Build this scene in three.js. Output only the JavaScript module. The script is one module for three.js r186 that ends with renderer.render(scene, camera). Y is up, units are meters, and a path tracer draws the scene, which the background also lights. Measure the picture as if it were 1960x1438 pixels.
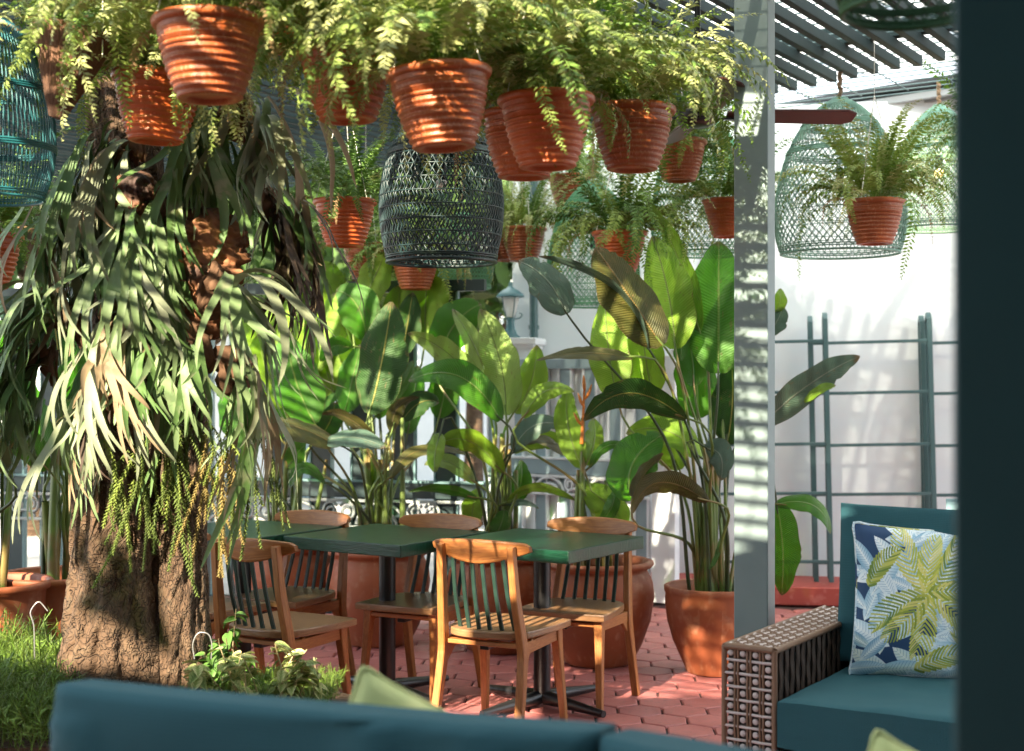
import * as THREE from 'three';
import { mergeGeometries, mergeVertices } from 'three/addons/utils/BufferGeometryUtils.js';
import { RoundedBoxGeometry } from 'three/addons/geometries/RoundedBoxGeometry.js';

// ---------------------------------------------------------------- camera, sky, sun, exposure
const scene = new THREE.Scene();
const F = 2650, HY = 735, EYE = 1.5;                       // focal length and horizon of the photograph in its pixels, eye height in metres
const camera = new THREE.PerspectiveCamera(2 * Math.atan(719 / F) * 180 / Math.PI, 1960 / 1438, 0.1, 400);
camera.position.set(0, EYE, 0);
camera.lookAt(0, EYE, -10);
camera.setViewOffset(1960, 1438, 0, 719 - HY, 1960, 1438);
camera.focus = 5.6; camera.userData.fStop = 2.6;
const renderer = new THREE.WebGLRenderer({ antialias: true });
renderer.toneMapping = THREE.LinearToneMapping;
renderer.toneMappingExposure = 5.3;
renderer.shadowMap.enabled = true;

const SKYW = 256, SKYH = 128, skyData = new Float32Array(SKYW * SKYH * 4);
for (let y = 0; y < SKYH; y++) for (let x = 0; x < SKYW; x++) {
  const el = ((y + 0.5) / SKYH - 0.5) * Math.PI, k = Math.pow(Math.max(0, Math.sin(el)), 0.55), i = (y * SKYW + x) * 4;
  const c = el < 0 ? [0.25, 0.25, 0.25] : [0.62 - 0.24 * k, 0.64 - 0.17 * k, 0.66 - 0.09 * k];
  skyData[i] = c[0]; skyData[i + 1] = c[1]; skyData[i + 2] = c[2]; skyData[i + 3] = 1;
}
const sky = new THREE.DataTexture(skyData, SKYW, SKYH, THREE.RGBAFormat, THREE.FloatType);
sky.mapping = THREE.EquirectangularReflectionMapping; sky.magFilter = THREE.LinearFilter; sky.needsUpdate = true;
scene.background = sky; scene.environment = sky;

const sunAz = 26 * Math.PI / 180, sunEl = 31 * Math.PI / 180;
const toSun = new THREE.Vector3(-Math.sin(sunAz) * Math.cos(sunEl), Math.sin(sunEl), Math.cos(sunAz) * Math.cos(sunEl));
const sun = new THREE.DirectionalLight(new THREE.Color(1, 0.86, 0.66), 5);
sun.position.copy(toSun).multiplyScalar(40).add(new THREE.Vector3(0, 0, -6)); sun.target.position.set(0, 0, -6);
sun.castShadow = true; sun.shadow.radius = 1; sun.shadow.mapSize.set(4096, 4096);
Object.assign(sun.shadow.camera, { left: -18, right: 18, top: 18, bottom: -18, near: 1, far: 90 });
scene.add(sun, sun.target);

// ---------------------------------------------------------------- small tools
let seedState = 12345;
function rnd() { seedState = (seedState + 0x6d2b79f5) | 0; let t = Math.imul(seedState ^ (seedState >>> 15), 1 | seedState); t = (t + Math.imul(t ^ (t >>> 7), 61 | t)) ^ t; return ((t ^ (t >>> 14)) >>> 0) / 4294967296; }
const reseed = (s) => { seedState = s * 7919 + 17; };
const rr = (a, b) => a + (b - a) * rnd();
const pick = (a) => a[Math.floor(rnd() * a.length)];
const V3 = (x, y, z) => new THREE.Vector3(x, y, z);
const P = (px, py, d) => V3((px - 980) / F * d, EYE - (py - HY) / F * d, -d);   // the point that stands d metres in front of the eye
const D2R = Math.PI / 180;
const lerp = (a, b, t) => a + (b - a) * t;
const clamp = (x, a = 0, b = 1) => Math.min(b, Math.max(a, x));
const smooth = (a, b, x) => { const t = clamp((x - a) / (b - a)); return t * t * (3 - 2 * t); };
const UP = V3(0, 1, 0);

const names = new Map();
function numbered(n) { const k = names.get(n) ?? 0; names.set(n, k + 1); return k ? `${n}_${String(k).padStart(3, '0')}` : n; }
function tag(o, label, category, group) { o.userData.label = label; o.userData.category = category; if (group) o.userData.group = group; return o; }
function thing(name, label, category, pos = [0, 0, 0], yaw = 0, group) {
  const o = new THREE.Group(); o.name = numbered(name); scene.add(o);
  if (pos.isVector3) o.position.copy(pos); else o.position.set(...pos);
  o.rotation.y = yaw; return tag(o, label, category, group);
}
function part(name, geo, mat, parent) {
  const m = new THREE.Mesh(geo, mat); m.name = name; m.castShadow = m.receiveShadow = true; (parent ?? scene).add(m); return m;
}
function struct(name, geo, mat) { const m = part(numbered(name), geo, mat, scene); m.userData.kind = 'structure'; return m; }
function copyOf(root, label, pos, yaw, group) {
  const r = root.clone(); r.name = numbered(root.name.replace(/_\d{3}$/, '')); r.userData = { ...root.userData };
  scene.add(r); r.position.set(...pos); r.rotation.y = yaw; r.userData.label = label; if (group) r.userData.group = group; return r;
}
function M(list) {                                            // one geometry out of several
  const out = list.flat().map((g) => { const h = g.index ? g.toNonIndexed() : g; for (const k of Object.keys(h.attributes)) if (!['position', 'normal', 'uv', 'color'].includes(k)) h.deleteAttribute(k); return h; });
  const col = out.some((g) => g.attributes.color);
  if (col) for (const g of out) if (!g.attributes.color) g.setAttribute('color', new THREE.BufferAttribute(new Float32Array(g.attributes.position.count * 3).fill(1), 3));
  return mergeGeometries(out);
}
// UVs in metres from the face normals; along = the axis (0, 1, 2) that u follows
function boxUV(g, along = 0, scale = 1, off = rnd() * 7) {
  const p = g.attributes.position, n = g.attributes.normal, uv = new Float32Array(p.count * 2);
  for (let i = 0; i < p.count; i++) {
    const q = [p.getX(i), p.getY(i), p.getZ(i)], a = [Math.abs(n.getX(i)), Math.abs(n.getY(i)), Math.abs(n.getZ(i))];
    const k = a[0] > a[1] && a[0] > a[2] ? 0 : a[1] > a[2] ? 1 : 2, rest = [0, 1, 2].filter((x) => x !== k);
    let [u, v] = rest; if (v === along) [u, v] = [v, u];
    uv[i * 2] = q[u] * scale + off; uv[i * 2 + 1] = q[v] * scale + off * 0.37 + k * 0.31;
  }
  g.setAttribute('uv', new THREE.BufferAttribute(uv, 2)); return g;
}
function box(w, h, d, x = 0, y = 0, z = 0, r = 0.004, along) {
  const big = Math.max(w, h, d), g = r > 0 ? new RoundedBoxGeometry(w, h, d, 1, Math.min(r, w / 2.2, h / 2.2, d / 2.2)) : new THREE.BoxGeometry(w, h, d);
  boxUV(g, along ?? (big === w ? 0 : big === h ? 1 : 2)); g.translate(x, y, z); return g;
}
function orient(g, a, b, ref = UP) {                          // puts a geometry built along +Y (centre at 0) between two points
  const dir = b.clone().sub(a), L = dir.length(); dir.normalize();
  let side = new THREE.Vector3().crossVectors(dir, ref); if (side.lengthSq() < 1e-6) side = V3(1, 0, 0); side.normalize();
  const f = new THREE.Vector3().crossVectors(side, dir);
  g.applyMatrix4(new THREE.Matrix4().makeBasis(side, dir, f).setPosition(a.clone().add(b).multiplyScalar(0.5))); return g;
}
const bar = (a, b, w, d = w, r = 0.003, ref) => orient(box(w, a.distanceTo(b), d, 0, 0, 0, r, 1), a, b, ref);
const rod = (a, b, r, seg = 6) => orient(new THREE.CylinderGeometry(r, r, a.distanceTo(b), seg, 1), a, b);
// a surface over u, v in 0..1
function sheet(nu, nv, fn, uvfn) {
  const pos = [], uv = [], idx = [];
  for (let j = 0; j <= nv; j++) for (let i = 0; i <= nu; i++) {
    const u = i / nu, v = j / nv, q = fn(u, v); pos.push(q.x ?? q[0], q.y ?? q[1], q.z ?? q[2]);
    const t = uvfn ? uvfn(u, v) : [u, v]; uv.push(t[0], t[1]);
  }
  for (let j = 0; j < nv; j++) for (let i = 0; i < nu; i++) { const a = j * (nu + 1) + i, b = a + 1, c = a + nu + 1, d = c + 1; idx.push(a, b, d, a, d, c); }
  const g = new THREE.BufferGeometry(); g.setAttribute('position', new THREE.Float32BufferAttribute(pos, 3)); g.setAttribute('uv', new THREE.Float32BufferAttribute(uv, 2)); g.setIndex(idx); g.computeVertexNormals(); return g;
}
// a round tube of varying radius along points
function tube(pts, rad, seg = 12, ring = 6, closed = false) {
  const c = new THREE.CatmullRomCurve3(pts, closed), f = c.computeFrenetFrames(seg, closed), L = c.getLength(), R = typeof rad === 'function' ? rad : () => rad;
  return sheet(ring, seg, (u, v) => {
    const i = Math.round(v * seg), q = c.getPointAt(Math.min(1, v)), a = -u * Math.PI * 2, r = R(v);
    return q.clone().addScaledVector(f.normals[i], Math.cos(a) * r).addScaledVector(f.binormals[i], Math.sin(a) * r);
  }, (u, v) => [v * L, u * 0.12]);
}
function lathe(profile, seg = 48, wobble) {
  const g = new THREE.LatheGeometry(profile.map(([x, y]) => new THREE.Vector2(x, y)), seg);
  const p = g.attributes.position, uv = g.attributes.uv;
  for (let i = 0; i < p.count; i++) { uv.setXY(i, uv.getX(i) * 1.6, p.getY(i) + uv.getY(i) * 0.01); if (wobble) { const w = wobble(p.getX(i), p.getY(i), p.getZ(i)); p.setXYZ(i, p.getX(i) * w, p.getY(i), p.getZ(i) * w); } }
  return g;
}
// rectangular section w x d carried along side-profile points
function sweepRect(pts, w, d) {
  const n = pts.length - 1, cs = [[-1, -0.8], [-0.8, -1], [0.8, -1], [1, -0.8], [1, 0.8], [0.8, 1], [-0.8, 1], [-1, 0.8], [-1, -0.8]], c = new THREE.CatmullRomCurve3(pts, false, 'catmullrom', 0.35), N = n * 3;
  const W = typeof w === 'function' ? w : () => w, Dp = typeof d === 'function' ? d : () => d;
  const body = sheet(8, N, (u, v) => {
    const q = c.getPoint(v), t = c.getTangent(v), s = V3(1, 0, 0), nn = new THREE.Vector3().crossVectors(s, t).normalize(), k = cs[Math.round(u * 8)];
    return q.clone().addScaledVector(s, k[0] * W(v) / 2).addScaledVector(nn, k[1] * Dp(v) / 2);
  }, (u, v) => [v * 0.9, u * 0.16]);
  const cap = (v) => { const q = c.getPoint(v), t = c.getTangent(v), s = V3(1, 0, 0), nn = new THREE.Vector3().crossVectors(s, t).normalize(); return sheet(1, 1, (a, b) => q.clone().addScaledVector(s, (a - 0.5) * W(v) * 0.95).addScaledVector(nn, (b - 0.5) * Dp(v) * 0.95), (a, b) => [a * 0.04, b * 0.04]); };
  const g = body.toNonIndexed(); g.computeVertexNormals();
  return M([g, cap(0), cap(1)]);
}

// ---------------------------------------------------------------- textures: colour, grain and fine relief only
const latt = new Float32Array(65536); reseed(3); for (let i = 0; i < 65536; i++) latt[i] = rnd();
function vnoise(x, y, per, s) {                                // value noise that repeats every per cells
  const xi = Math.floor(x), yi = Math.floor(y), fx = x - xi, fy = y - yi, u = fx * fx * (3 - 2 * fx), v = fy * fy * (3 - 2 * fy);
  const h = (a, b) => latt[((((a % per) + per) % per) * 73 + (((b % per) + per) % per) * 179 + s * 1013) & 65535];
  return lerp(lerp(h(xi, yi), h(xi + 1, yi), u), lerp(h(xi, yi + 1), h(xi + 1, yi + 1), u), v);
}
function fbm(u, v, f, oct, s = 0, sx = 1, sy = 1) { let a = 0.5, r = 0, n = 0; for (let i = 0; i < oct; i++) { r += a * vnoise(u * f * sx, v * f * sy, f * Math.max(sx, sy), s + i); n += a; a *= 0.5; f *= 2; } return r / n; }
function dataTex(size, fn, srgb = false, rep) {
  const d = new Uint8Array(size * size * 4);
  for (let y = 0; y < size; y++) for (let x = 0; x < size; x++) { const c = fn(x / size, y / size), i = (y * size + x) * 4; for (let k = 0; k < 3; k++) { let q = Array.isArray(c) ? c[k] : c; q = clamp(q); if (srgb) q = q <= 0.0031308 ? q * 12.92 : 1.055 * Math.pow(q, 1 / 2.4) - 0.055; d[i + k] = q * 255; } d[i + 3] = 255; }
  const t = new THREE.DataTexture(d, size, size); t.wrapS = t.wrapT = THREE.RepeatWrapping; t.magFilter = THREE.LinearFilter; t.minFilter = THREE.LinearMipmapLinearFilter; t.generateMipmaps = true;
  if (srgb) t.colorSpace = THREE.SRGBColorSpace; if (rep) t.repeat.set(rep[0], rep[1]); t.needsUpdate = true; return t;
}
const mix3 = (a, b, t) => [lerp(a[0], b[0], t), lerp(a[1], b[1], t), lerp(a[2], b[2], t)];
const colTex = (size, fn, rep) => dataTex(size, fn, true, rep);
const std = (o) => new THREE.MeshStandardMaterial(o);
const rgb = (r, g, b) => new THREE.Color().setRGB(r, g, b);
const thin = (color, through, rough, o = {}) => new THREE.MeshPhysicalMaterial({ color, transmission: through, thickness: 0, roughness: rough, specularIntensity: 0.55, side: THREE.DoubleSide, ...o });

const fine = dataTex(256, (u, v) => fbm(u, v, 32, 4, 5));
const soft = dataTex(256, (u, v) => fbm(u, v, 4, 6, 9));
// oiled wood: grain along u
const woodF = (u, v) => { const w = fbm(u, v, 4, 4, 11, 1, 4), ring = 0.5 + 0.5 * Math.sin((v * 22 + w * 5) * Math.PI * 2), fib = fbm(u, v, 8, 4, 17, 1, 16); return [ring, fib, w]; };
const woodCol = (a, b, c) => colTex(512, (u, v) => { const [r, f, w] = woodF(u, v); return mix3(mix3(a, b, r * 0.55 + w * 0.3), c, Math.pow(f, 2.2) * 0.8); }, [1.6, 3.4]);
const woodBump = dataTex(512, (u, v) => { const [r, f] = woodF(u, v); return 0.3 * r + 0.7 * f; }, false, [1.6, 3.4]);
const teakMap = woodCol([0.43, 0.175, 0.048], [0.29, 0.1, 0.026], [0.15, 0.052, 0.017]);
const seatMap = woodCol([0.34, 0.19, 0.09], [0.23, 0.115, 0.05], [0.12, 0.055, 0.025]);
const MAT = {};
MAT.teak = std({ map: teakMap, bumpMap: woodBump, bumpScale: 0.0008, roughness: 0.42 });
MAT.seatWood = std({ map: seatMap, bumpMap: woodBump, bumpScale: 0.0008, roughness: 0.3 });
MAT.spindle = std({ color: rgb(0.016, 0.04, 0.03), roughness: 0.38, bumpMap: fine, bumpScale: 0.0004 });
MAT.greenTop = std({ map: colTex(512, (u, v) => { const [r, f] = woodF(u, v); return mix3([0.008, 0.065, 0.033], [0.004, 0.033, 0.017], r * 0.4 + f * 0.7); }, [1.4, 2]), bumpMap: woodBump, bumpScale: 0.0012, roughness: 0.3 });
MAT.blackMetal = std({ color: rgb(0.012, 0.012, 0.013), roughness: 0.3, bumpMap: fine, bumpScale: 0.0002 });
MAT.potPlastics = [0, 1, 2].map((k) => std({ color: rgb(1 - 0.12 * k, 1 - 0.05 * k, 1), map: colTex(512, (u0, v0) => { const u = u0 + k * 0.31, v = v0 + k * 0.17; const n = fbm(u, v, 4, 5, 2), s = fbm(u, v, 64, 2, 7), st = fbm(u, v, 32, 4, 31, 3, 1); return mix3(mix3([0.47, 0.1, 0.02], [0.33, 0.062, 0.013], n), [0.62, 0.24, 0.13], smooth(0.56, 0.8, st) * (0.2 + 0.2 * k) + smooth(0.74, 0.9, s) * 0.35); }, [1, 3]), roughness: 0.42, bumpMap: fine, bumpScale: 0.0003 }));
MAT.terracotta = std({ map: colTex(512, (u, v) => { const n = fbm(u, v, 4, 6, 12), s = fbm(u, v, 32, 3, 8), st = fbm(u, v, 8, 4, 41, 3, 1); return mix3(mix3([0.33, 0.095, 0.032], [0.21, 0.052, 0.019], n), mix3([0.5, 0.25, 0.14], [0.2, 0.075, 0.04], s), smooth(0.5, 0.78, st) * 0.65 + smooth(0.68, 0.88, s) * 0.45); }, [1, 2]), roughness: 0.6, bumpMap: soft, bumpScale: 0.002 });
MAT.soil = std({ map: colTex(256, (u, v) => mix3([0.05, 0.03, 0.018], [0.14, 0.085, 0.05], fbm(u, v, 32, 3, 3)), [4, 4]), roughness: 1, bumpMap: fine, bumpScale: 0.02 });
MAT.coir = std({ map: colTex(256, (u, v) => mix3([0.26, 0.13, 0.07], [0.09, 0.045, 0.025], fbm(u, v, 16, 4, 6, 4, 1)), [3, 1]), roughness: 1, bumpMap: dataTex(256, (u, v) => fbm(u, v, 16, 4, 6, 4, 1), false, [3, 1]), bumpScale: 0.02 });
const paint = (r, g, b, rough = 0.5) => std({ color: rgb(r, g, b), roughness: rough, bumpMap: fine, bumpScale: 0.0005 });
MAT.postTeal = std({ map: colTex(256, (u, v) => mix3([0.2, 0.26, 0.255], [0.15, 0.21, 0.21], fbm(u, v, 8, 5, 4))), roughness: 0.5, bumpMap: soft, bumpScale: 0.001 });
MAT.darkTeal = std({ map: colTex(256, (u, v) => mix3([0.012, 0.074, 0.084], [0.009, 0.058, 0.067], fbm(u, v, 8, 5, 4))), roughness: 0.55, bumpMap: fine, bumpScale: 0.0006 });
MAT.slat = std({ map: colTex(256, (u, v) => mix3([0.014, 0.036, 0.039], [0.01, 0.026, 0.029], fbm(u, v, 8, 5, 14, 1, 4))), roughness: 0.85, bumpMap: fine, bumpScale: 0.0006 });
MAT.rackTeal = paint(0.055, 0.115, 0.12, 0.4);
MAT.wire = paint(0.12, 0.19, 0.2, 0.5);
MAT.hanger = std({ color: rgb(0.6, 0.58, 0.54), roughness: 0.4, metalness: 0.3 });
MAT.galv = std({ color: rgb(0.5, 0.5, 0.48), roughness: 0.35, metalness: 0.8 });
MAT.wall = std({ map: colTex(512, (u, v) => { const a = fbm(u, v, 4, 6, 21), b = fbm(u, v, 8, 4, 24, 1, 1); return mix3([0.7, 0.77, 0.8], [0.63, 0.7, 0.73], a * 0.8 + smooth(0.6, 0.85, b) * 0.4); }, [0.3, 0.3]), roughness: 0.32, bumpMap: soft, bumpScale: 0.002 });
MAT.whitePaint = std({ map: colTex(256, (u, v) => mix3([0.76, 0.8, 0.82], [0.66, 0.71, 0.73], fbm(u, v, 8, 5, 23))), roughness: 0.45 });
MAT.greyBlue = paint(0.24, 0.33, 0.36, 0.5);
MAT.gateDark = paint(0.012, 0.032, 0.032, 0.45);
MAT.gateEdge = paint(0.12, 0.22, 0.22, 0.45);
MAT.red = std({ map: colTex(512, (u, v) => { const n = fbm(u, v, 4, 6, 33), s = fbm(u, v, 32, 3, 35); return mix3(mix3([0.42, 0.075, 0.055], [0.3, 0.045, 0.035], n), [0.5, 0.17, 0.14], smooth(0.62, 0.85, s) * 0.5); }, [0.7, 0.7]), roughness: 0.55, bumpMap: soft, bumpScale: 0.003 });
const tileMap = (k) => colTex(256, (u, v) => { const n = fbm(u, v, 4, 5, 40 + k), s = fbm(u, v, 32, 3, 50 + k); return mix3(mix3([0.48, 0.165, 0.145], [0.36, 0.108, 0.096], n), mix3([0.4, 0.17, 0.15], [0.13, 0.05, 0.045], n), smooth(0.55, 0.8, s) * 0.55); }, [2, 2]);
MAT.tiles = [0, 1, 2].map((k) => std({ map: tileMap(k), color: rgb(1 - k * 0.07, 1 - k * 0.05, 1 - k * 0.03), roughness: 0.5, bumpMap: soft, bumpScale: 0.004 }));
MAT.grout = std({ map: colTex(256, (u, v) => mix3([0.09, 0.035, 0.03], [0.05, 0.022, 0.02], fbm(u, v, 16, 4, 3)), [2, 2]), roughness: 0.95 });
MAT.concrete = std({ map: colTex(512, (u, v) => mix3([0.42, 0.4, 0.37], [0.3, 0.29, 0.27], fbm(u, v, 4, 6, 61)), [0.2, 0.2]), roughness: 0.85 });
MAT.fabric = std({ map: colTex(256, (u, v) => { const w = 0.5 + 0.25 * (Math.sin(u * 402) + Math.sin(v * 402)), n = fbm(u, v, 4, 4, 71); return mix3([0.02, 0.1, 0.12], [0.014, 0.078, 0.094], w * 0.5 + n * 0.5); }, [2, 2]), roughness: 0.85, bumpMap: dataTex(256, (u, v) => 0.5 + 0.25 * (Math.sin(u * 402) + Math.sin(v * 402)), false, [2, 2]), bumpScale: 0.0006 });
MAT.paleFabric = std({ color: rgb(0.16, 0.26, 0.29), roughness: 0.85, bumpMap: fine, bumpScale: 0.0006 });
const fiss = (u, v) => { const w = fbm(u, v, 8, 3, 86) * 0.12, n = fbm(u + w, v + w * 0.7, 28, 3, 81, 2, 1), m = fbm(u - w, v + w, 56, 2, 83); return smooth(0.0, 0.075, Math.abs(n - 0.5)) * (0.45 + 0.55 * smooth(0.0, 0.07, Math.abs(m - 0.5))); };
MAT.bark = std({ map: colTex(1024, (u, v) => { const a = fiss(u, v), b = fbm(u, v, 32, 3, 85), p = fbm(u, v, 4, 4, 88); return mix3(mix3([0.095, 0.056, 0.03], [0.035, 0.021, 0.013], (1 - a) * 0.45 * smooth(0.3, 0.65, fbm(u, v, 4, 3, 95))), mix3([0.15, 0.09, 0.048], [0.08, 0.07, 0.046], p), smooth(0.5, 0.78, b) * 0.6); }, [1, 1]), bumpMap: dataTex(1024, (u, v) => { const a = fiss(u, v), b = fbm(u, v, 32, 4, 85); return 0.35 * a + 0.65 * b; }), bumpScale: 0.03, roughness: 0.95 });
MAT.rawWood = std({ map: colTex(512, (u, v) => { const a = fbm(u, v, 8, 6, 91, 3, 1), p = fbm(u, v, 4, 4, 98); return mix3(mix3([0.34, 0.14, 0.055], [0.1, 0.042, 0.018], a), [0.05, 0.028, 0.02], smooth(0.58, 0.75, p)); }, [1, 1]), bumpMap: soft, bumpScale: 0.015, roughness: 0.8 });
MAT.shield = [std({ color: rgb(0.12, 0.062, 0.03), roughness: 0.9, bumpMap: soft, bumpScale: 0.006, side: 2 }), std({ color: rgb(0.34, 0.22, 0.13), roughness: 0.9, bumpMap: soft, bumpScale: 0.006, side: 2 })];
// strap leaves of the staghorns
const strapMap = (a, b, s) => colTex(256, (u, v) => { const n = fbm(u, v, 8, 4, s, 4, 1), m = fbm(u, v, 8, 5, s + 4); return mix3(mix3(a, b, n * 0.7 + m * 0.3), [0.32, 0.3, 0.2], smooth(0.66, 0.8, m) * 0.5); }, [1, 1]);
MAT.strap = [
  thin(rgb(1, 1, 1), 0.2, 0.5, { map: strapMap([0.12, 0.21, 0.06], [0.07, 0.14, 0.04], 101) }),
  thin(rgb(1, 1, 1), 0.2, 0.5, { map: strapMap([0.22, 0.3, 0.13], [0.13, 0.21, 0.09], 105) }),
  thin(rgb(1, 1, 1), 0.2, 0.55, { map: strapMap([0.25, 0.27, 0.17], [0.17, 0.21, 0.12], 109) }),
  thin(rgb(1, 1, 1), 0.15, 0.65, { map: strapMap([0.3, 0.235, 0.14], [0.18, 0.125, 0.062], 113) }),
  thin(rgb(1, 1, 1), 0.1, 0.75, { map: strapMap([0.075, 0.05, 0.032], [0.035, 0.022, 0.016], 117) }),
];
// fern leaflets
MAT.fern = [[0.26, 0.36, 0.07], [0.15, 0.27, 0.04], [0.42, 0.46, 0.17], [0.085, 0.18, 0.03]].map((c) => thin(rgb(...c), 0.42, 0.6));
MAT.fernDry = thin(rgb(0.3, 0.2, 0.09), 0.3, 0.8);
// banana blades: midrib at u = 0.5, side veins
function blade(a, b, rib, s) {
  return colTex(512, (u, v) => { const x = Math.abs(u - 0.5) * 2, vein = Math.pow(0.5 + 0.5 * Math.sin((v * 46 - x * 5 + fbm(u, v, 4, 2, s) * 1.2) * Math.PI * 2), 3), n = fbm(u, v, 8, 5, s + 2), sp = smooth(0.72, 0.8, fbm(u, v, 16, 3, s + 9)); let c = mix3(a, b, n * 0.7 + vein * 0.35); c = mix3(c, [0.2, 0.13, 0.05], clamp(sp * 0.45 + smooth(0.965, 1, x) * 0.5 + smooth(0.93, 1, v + (fbm(u, v, 8, 3, s + 5) - 0.5) * 0.12) * 0.8)); return mix3(c, rib, 1 - smooth(0.018, 0.045, x)); });
}
const bladeBump = dataTex(512, (u, v) => { const x = Math.abs(u - 0.5) * 2; return 0.35 * Math.pow(0.5 + 0.5 * Math.sin((v * 46 - x * 5) * Math.PI * 2), 2) + (1 - smooth(0.02, 0.06, x)) * 0.6; });
const leafMat = (a, b, rib, through, rough, s) => thin(rgb(1, 1, 1), through, rough, { map: blade(a, b, rib, s), bumpMap: bladeBump, bumpScale: 0.006 });
MAT.leaf = {
  g: leafMat([0.085, 0.3, 0.01], [0.055, 0.2, 0.008], [0.22, 0.34, 0.07], 0.58, 0.45, 131),     // mid green
  b: leafMat([0.27, 0.47, 0.03], [0.2, 0.38, 0.022], [0.2, 0.26, 0.06], 0.55, 0.45, 141),        // bright yellow green
  p: leafMat([0.33, 0.48, 0.11], [0.26, 0.4, 0.075], [0.16, 0.22, 0.05], 0.5, 0.4, 151),            // pale young
  d: leafMat([0.03, 0.1, 0.01], [0.02, 0.07, 0.008], [0.3, 0.28, 0.06], 0.35, 0.5, 161),    // dark
  o: leafMat([0.1, 0.085, 0.016], [0.055, 0.075, 0.012], [0.24, 0.16, 0.04], 0.4, 0.45, 171),     // olive brown
  s: leafMat([0.11, 0.18, 0.13], [0.075, 0.14, 0.095], [0.25, 0.3, 0.22], 0.3, 0.3, 181),         // silvery upper side
};
MAT.stalk = std({ map: colTex(256, (u, v) => mix3(mix3([0.14, 0.2, 0.04], [0.08, 0.13, 0.025], fbm(u, v, 8, 4, 5, 1, 4)), [0.22, 0.13, 0.05], smooth(0.55, 0.75, fbm(u, v, 4, 4, 9)) * 0.7), [2, 4]), roughness: 0.4 });
MAT.stalkDark = std({ color: rgb(0.035, 0.055, 0.018), roughness: 0.4 });
MAT.bract = std({ color: rgb(0.5, 0.16, 0.02), roughness: 0.45 });
MAT.lampDark = paint(0.01, 0.03, 0.03, 0.4);
MAT.lampTeal = paint(0.018, 0.13, 0.14, 0.4);
MAT.lampPale = paint(0.17, 0.34, 0.27, 0.55);
MAT.lampGreen = paint(0.07, 0.25, 0.12, 0.5);
MAT.lampGreenDark = paint(0.01, 0.07, 0.016, 0.6);
MAT.rope = std({ color: rgb(0.24, 0.16, 0.1), roughness: 0.9, bumpMap: fine, bumpScale: 0.002 });
MAT.fan = std({ map: woodCol([0.085, 0.026, 0.02], [0.055, 0.018, 0.014], [0.04, 0.012, 0.01]), roughness: 0.35 });
MAT.wickTan = std({ color: rgb(0.21, 0.12, 0.072), roughness: 0.5, bumpMap: fine, bumpScale: 0.0008 });
MAT.wickPale = std({ color: rgb(0.56, 0.47, 0.44), roughness: 0.45 });
MAT.wickInner = std({ color: rgb(0.07, 0.044, 0.03), roughness: 0.6 });
MAT.wickDark = std({ color: rgb(0.035, 0.022, 0.016), roughness: 0.6 });

// ---------------------------------------------------------------- the setting
const TH = 33 * D2R, Ux = Math.cos(TH), Uz = Math.sin(TH), YAW = -TH;      // the terrace's own grid: u runs right and nearer, v runs away
const uv2 = (u, v, y = 0) => V3(u * Ux + v * Uz, y, u * Uz - v * Ux);
struct('ground', (() => { const g = new THREE.PlaneGeometry(300, 300, 1, 1); g.rotateX(-Math.PI / 2); g.translate(0, -0.03, -60); boxUV(g, 0); return g; })(), MAT.concrete);
{ // red hexagonal pavers
  const floor = new THREE.Group(); floor.name = 'floor'; floor.userData.kind = 'structure'; scene.add(floor);
  const bed = new THREE.PlaneGeometry(14, 13.2); bed.rotateX(-Math.PI / 2); bed.translate(-1.2, -0.012, -2.85); boxUV(bed, 0); part('bedding', bed, MAT.grout, floor);
  reseed(21);
  const R = 0.118, variants = [];
  for (let k = 0; k < 4; k++) {
    const jit = [...Array(6)].map(() => rr(-0.004, 0.004)), pos = [], ring = (s, y) => [...Array(6)].map((_, i) => { const a = i * Math.PI / 3, q = (R - 0.005) * s + jit[i]; return [Math.cos(a) * q, y, Math.sin(a) * q]; });
    const t = ring(0.93, 0), m = ring(0.985, -0.004), b = ring(1, -0.014), tri = (...p) => pos.push(...p.flat());
    for (let i = 0; i < 6; i++) { const j = (i + 1) % 6; tri([0, 0, 0], t[j], t[i]); tri(t[i], t[j], m[j]); tri(t[i], m[j], m[i]); tri(m[i], m[j], b[j]); tri(m[i], b[j], b[i]); }
    const g = new THREE.BufferGeometry(); g.setAttribute('position', new THREE.Float32BufferAttribute(pos, 3)); g.computeVertexNormals(); boxUV(g, 0); variants.push(g);
  }
  const all = [];
  for (let i = -34; i < 34; i++) for (let j = -34; j < 34; j++) {
    const a = i * 1.5 * R, b = (j + (i & 1) * 0.5) * Math.sqrt(3) * R, q = uv2(a - 1.2, b + 3.2), d = -q.z, px = 980 + F * q.x / d;
    if (q.x < -8 || q.x > 5.6 || q.z > 3.5 || q.z < -9.2) continue;
    all.push({ q, score: d > 5.75 && px > 585 && px < 1420 ? d : 1000 + Math.hypot(q.x, d - 7) });
  }
  all.sort((a, b) => a.score - b.score);
  const rest = [[], [], []];
  all.forEach(({ q }, n) => {
    const g = pick(variants), a = YAW + Math.floor(rnd() * 6) * Math.PI / 3, y = rr(-0.0025, 0.0015), k = Math.floor(rnd() * 3), tx = rr(-0.006, 0.006), tz = rr(-0.006, 0.006);
    if (n < 300) { const m = part('tile', g, MAT.tiles[k], floor); m.position.set(q.x, y, q.z); m.rotation.set(tx, a, tz); }
    else rest[k].push(g.clone().rotateY(a).translate(q.x, y, q.z));
  });
  rest.forEach((l, k) => { const m = part('tile_field', M(l), MAT.tiles[k], floor); m.userData.kind = 'stuff'; });
}
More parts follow.
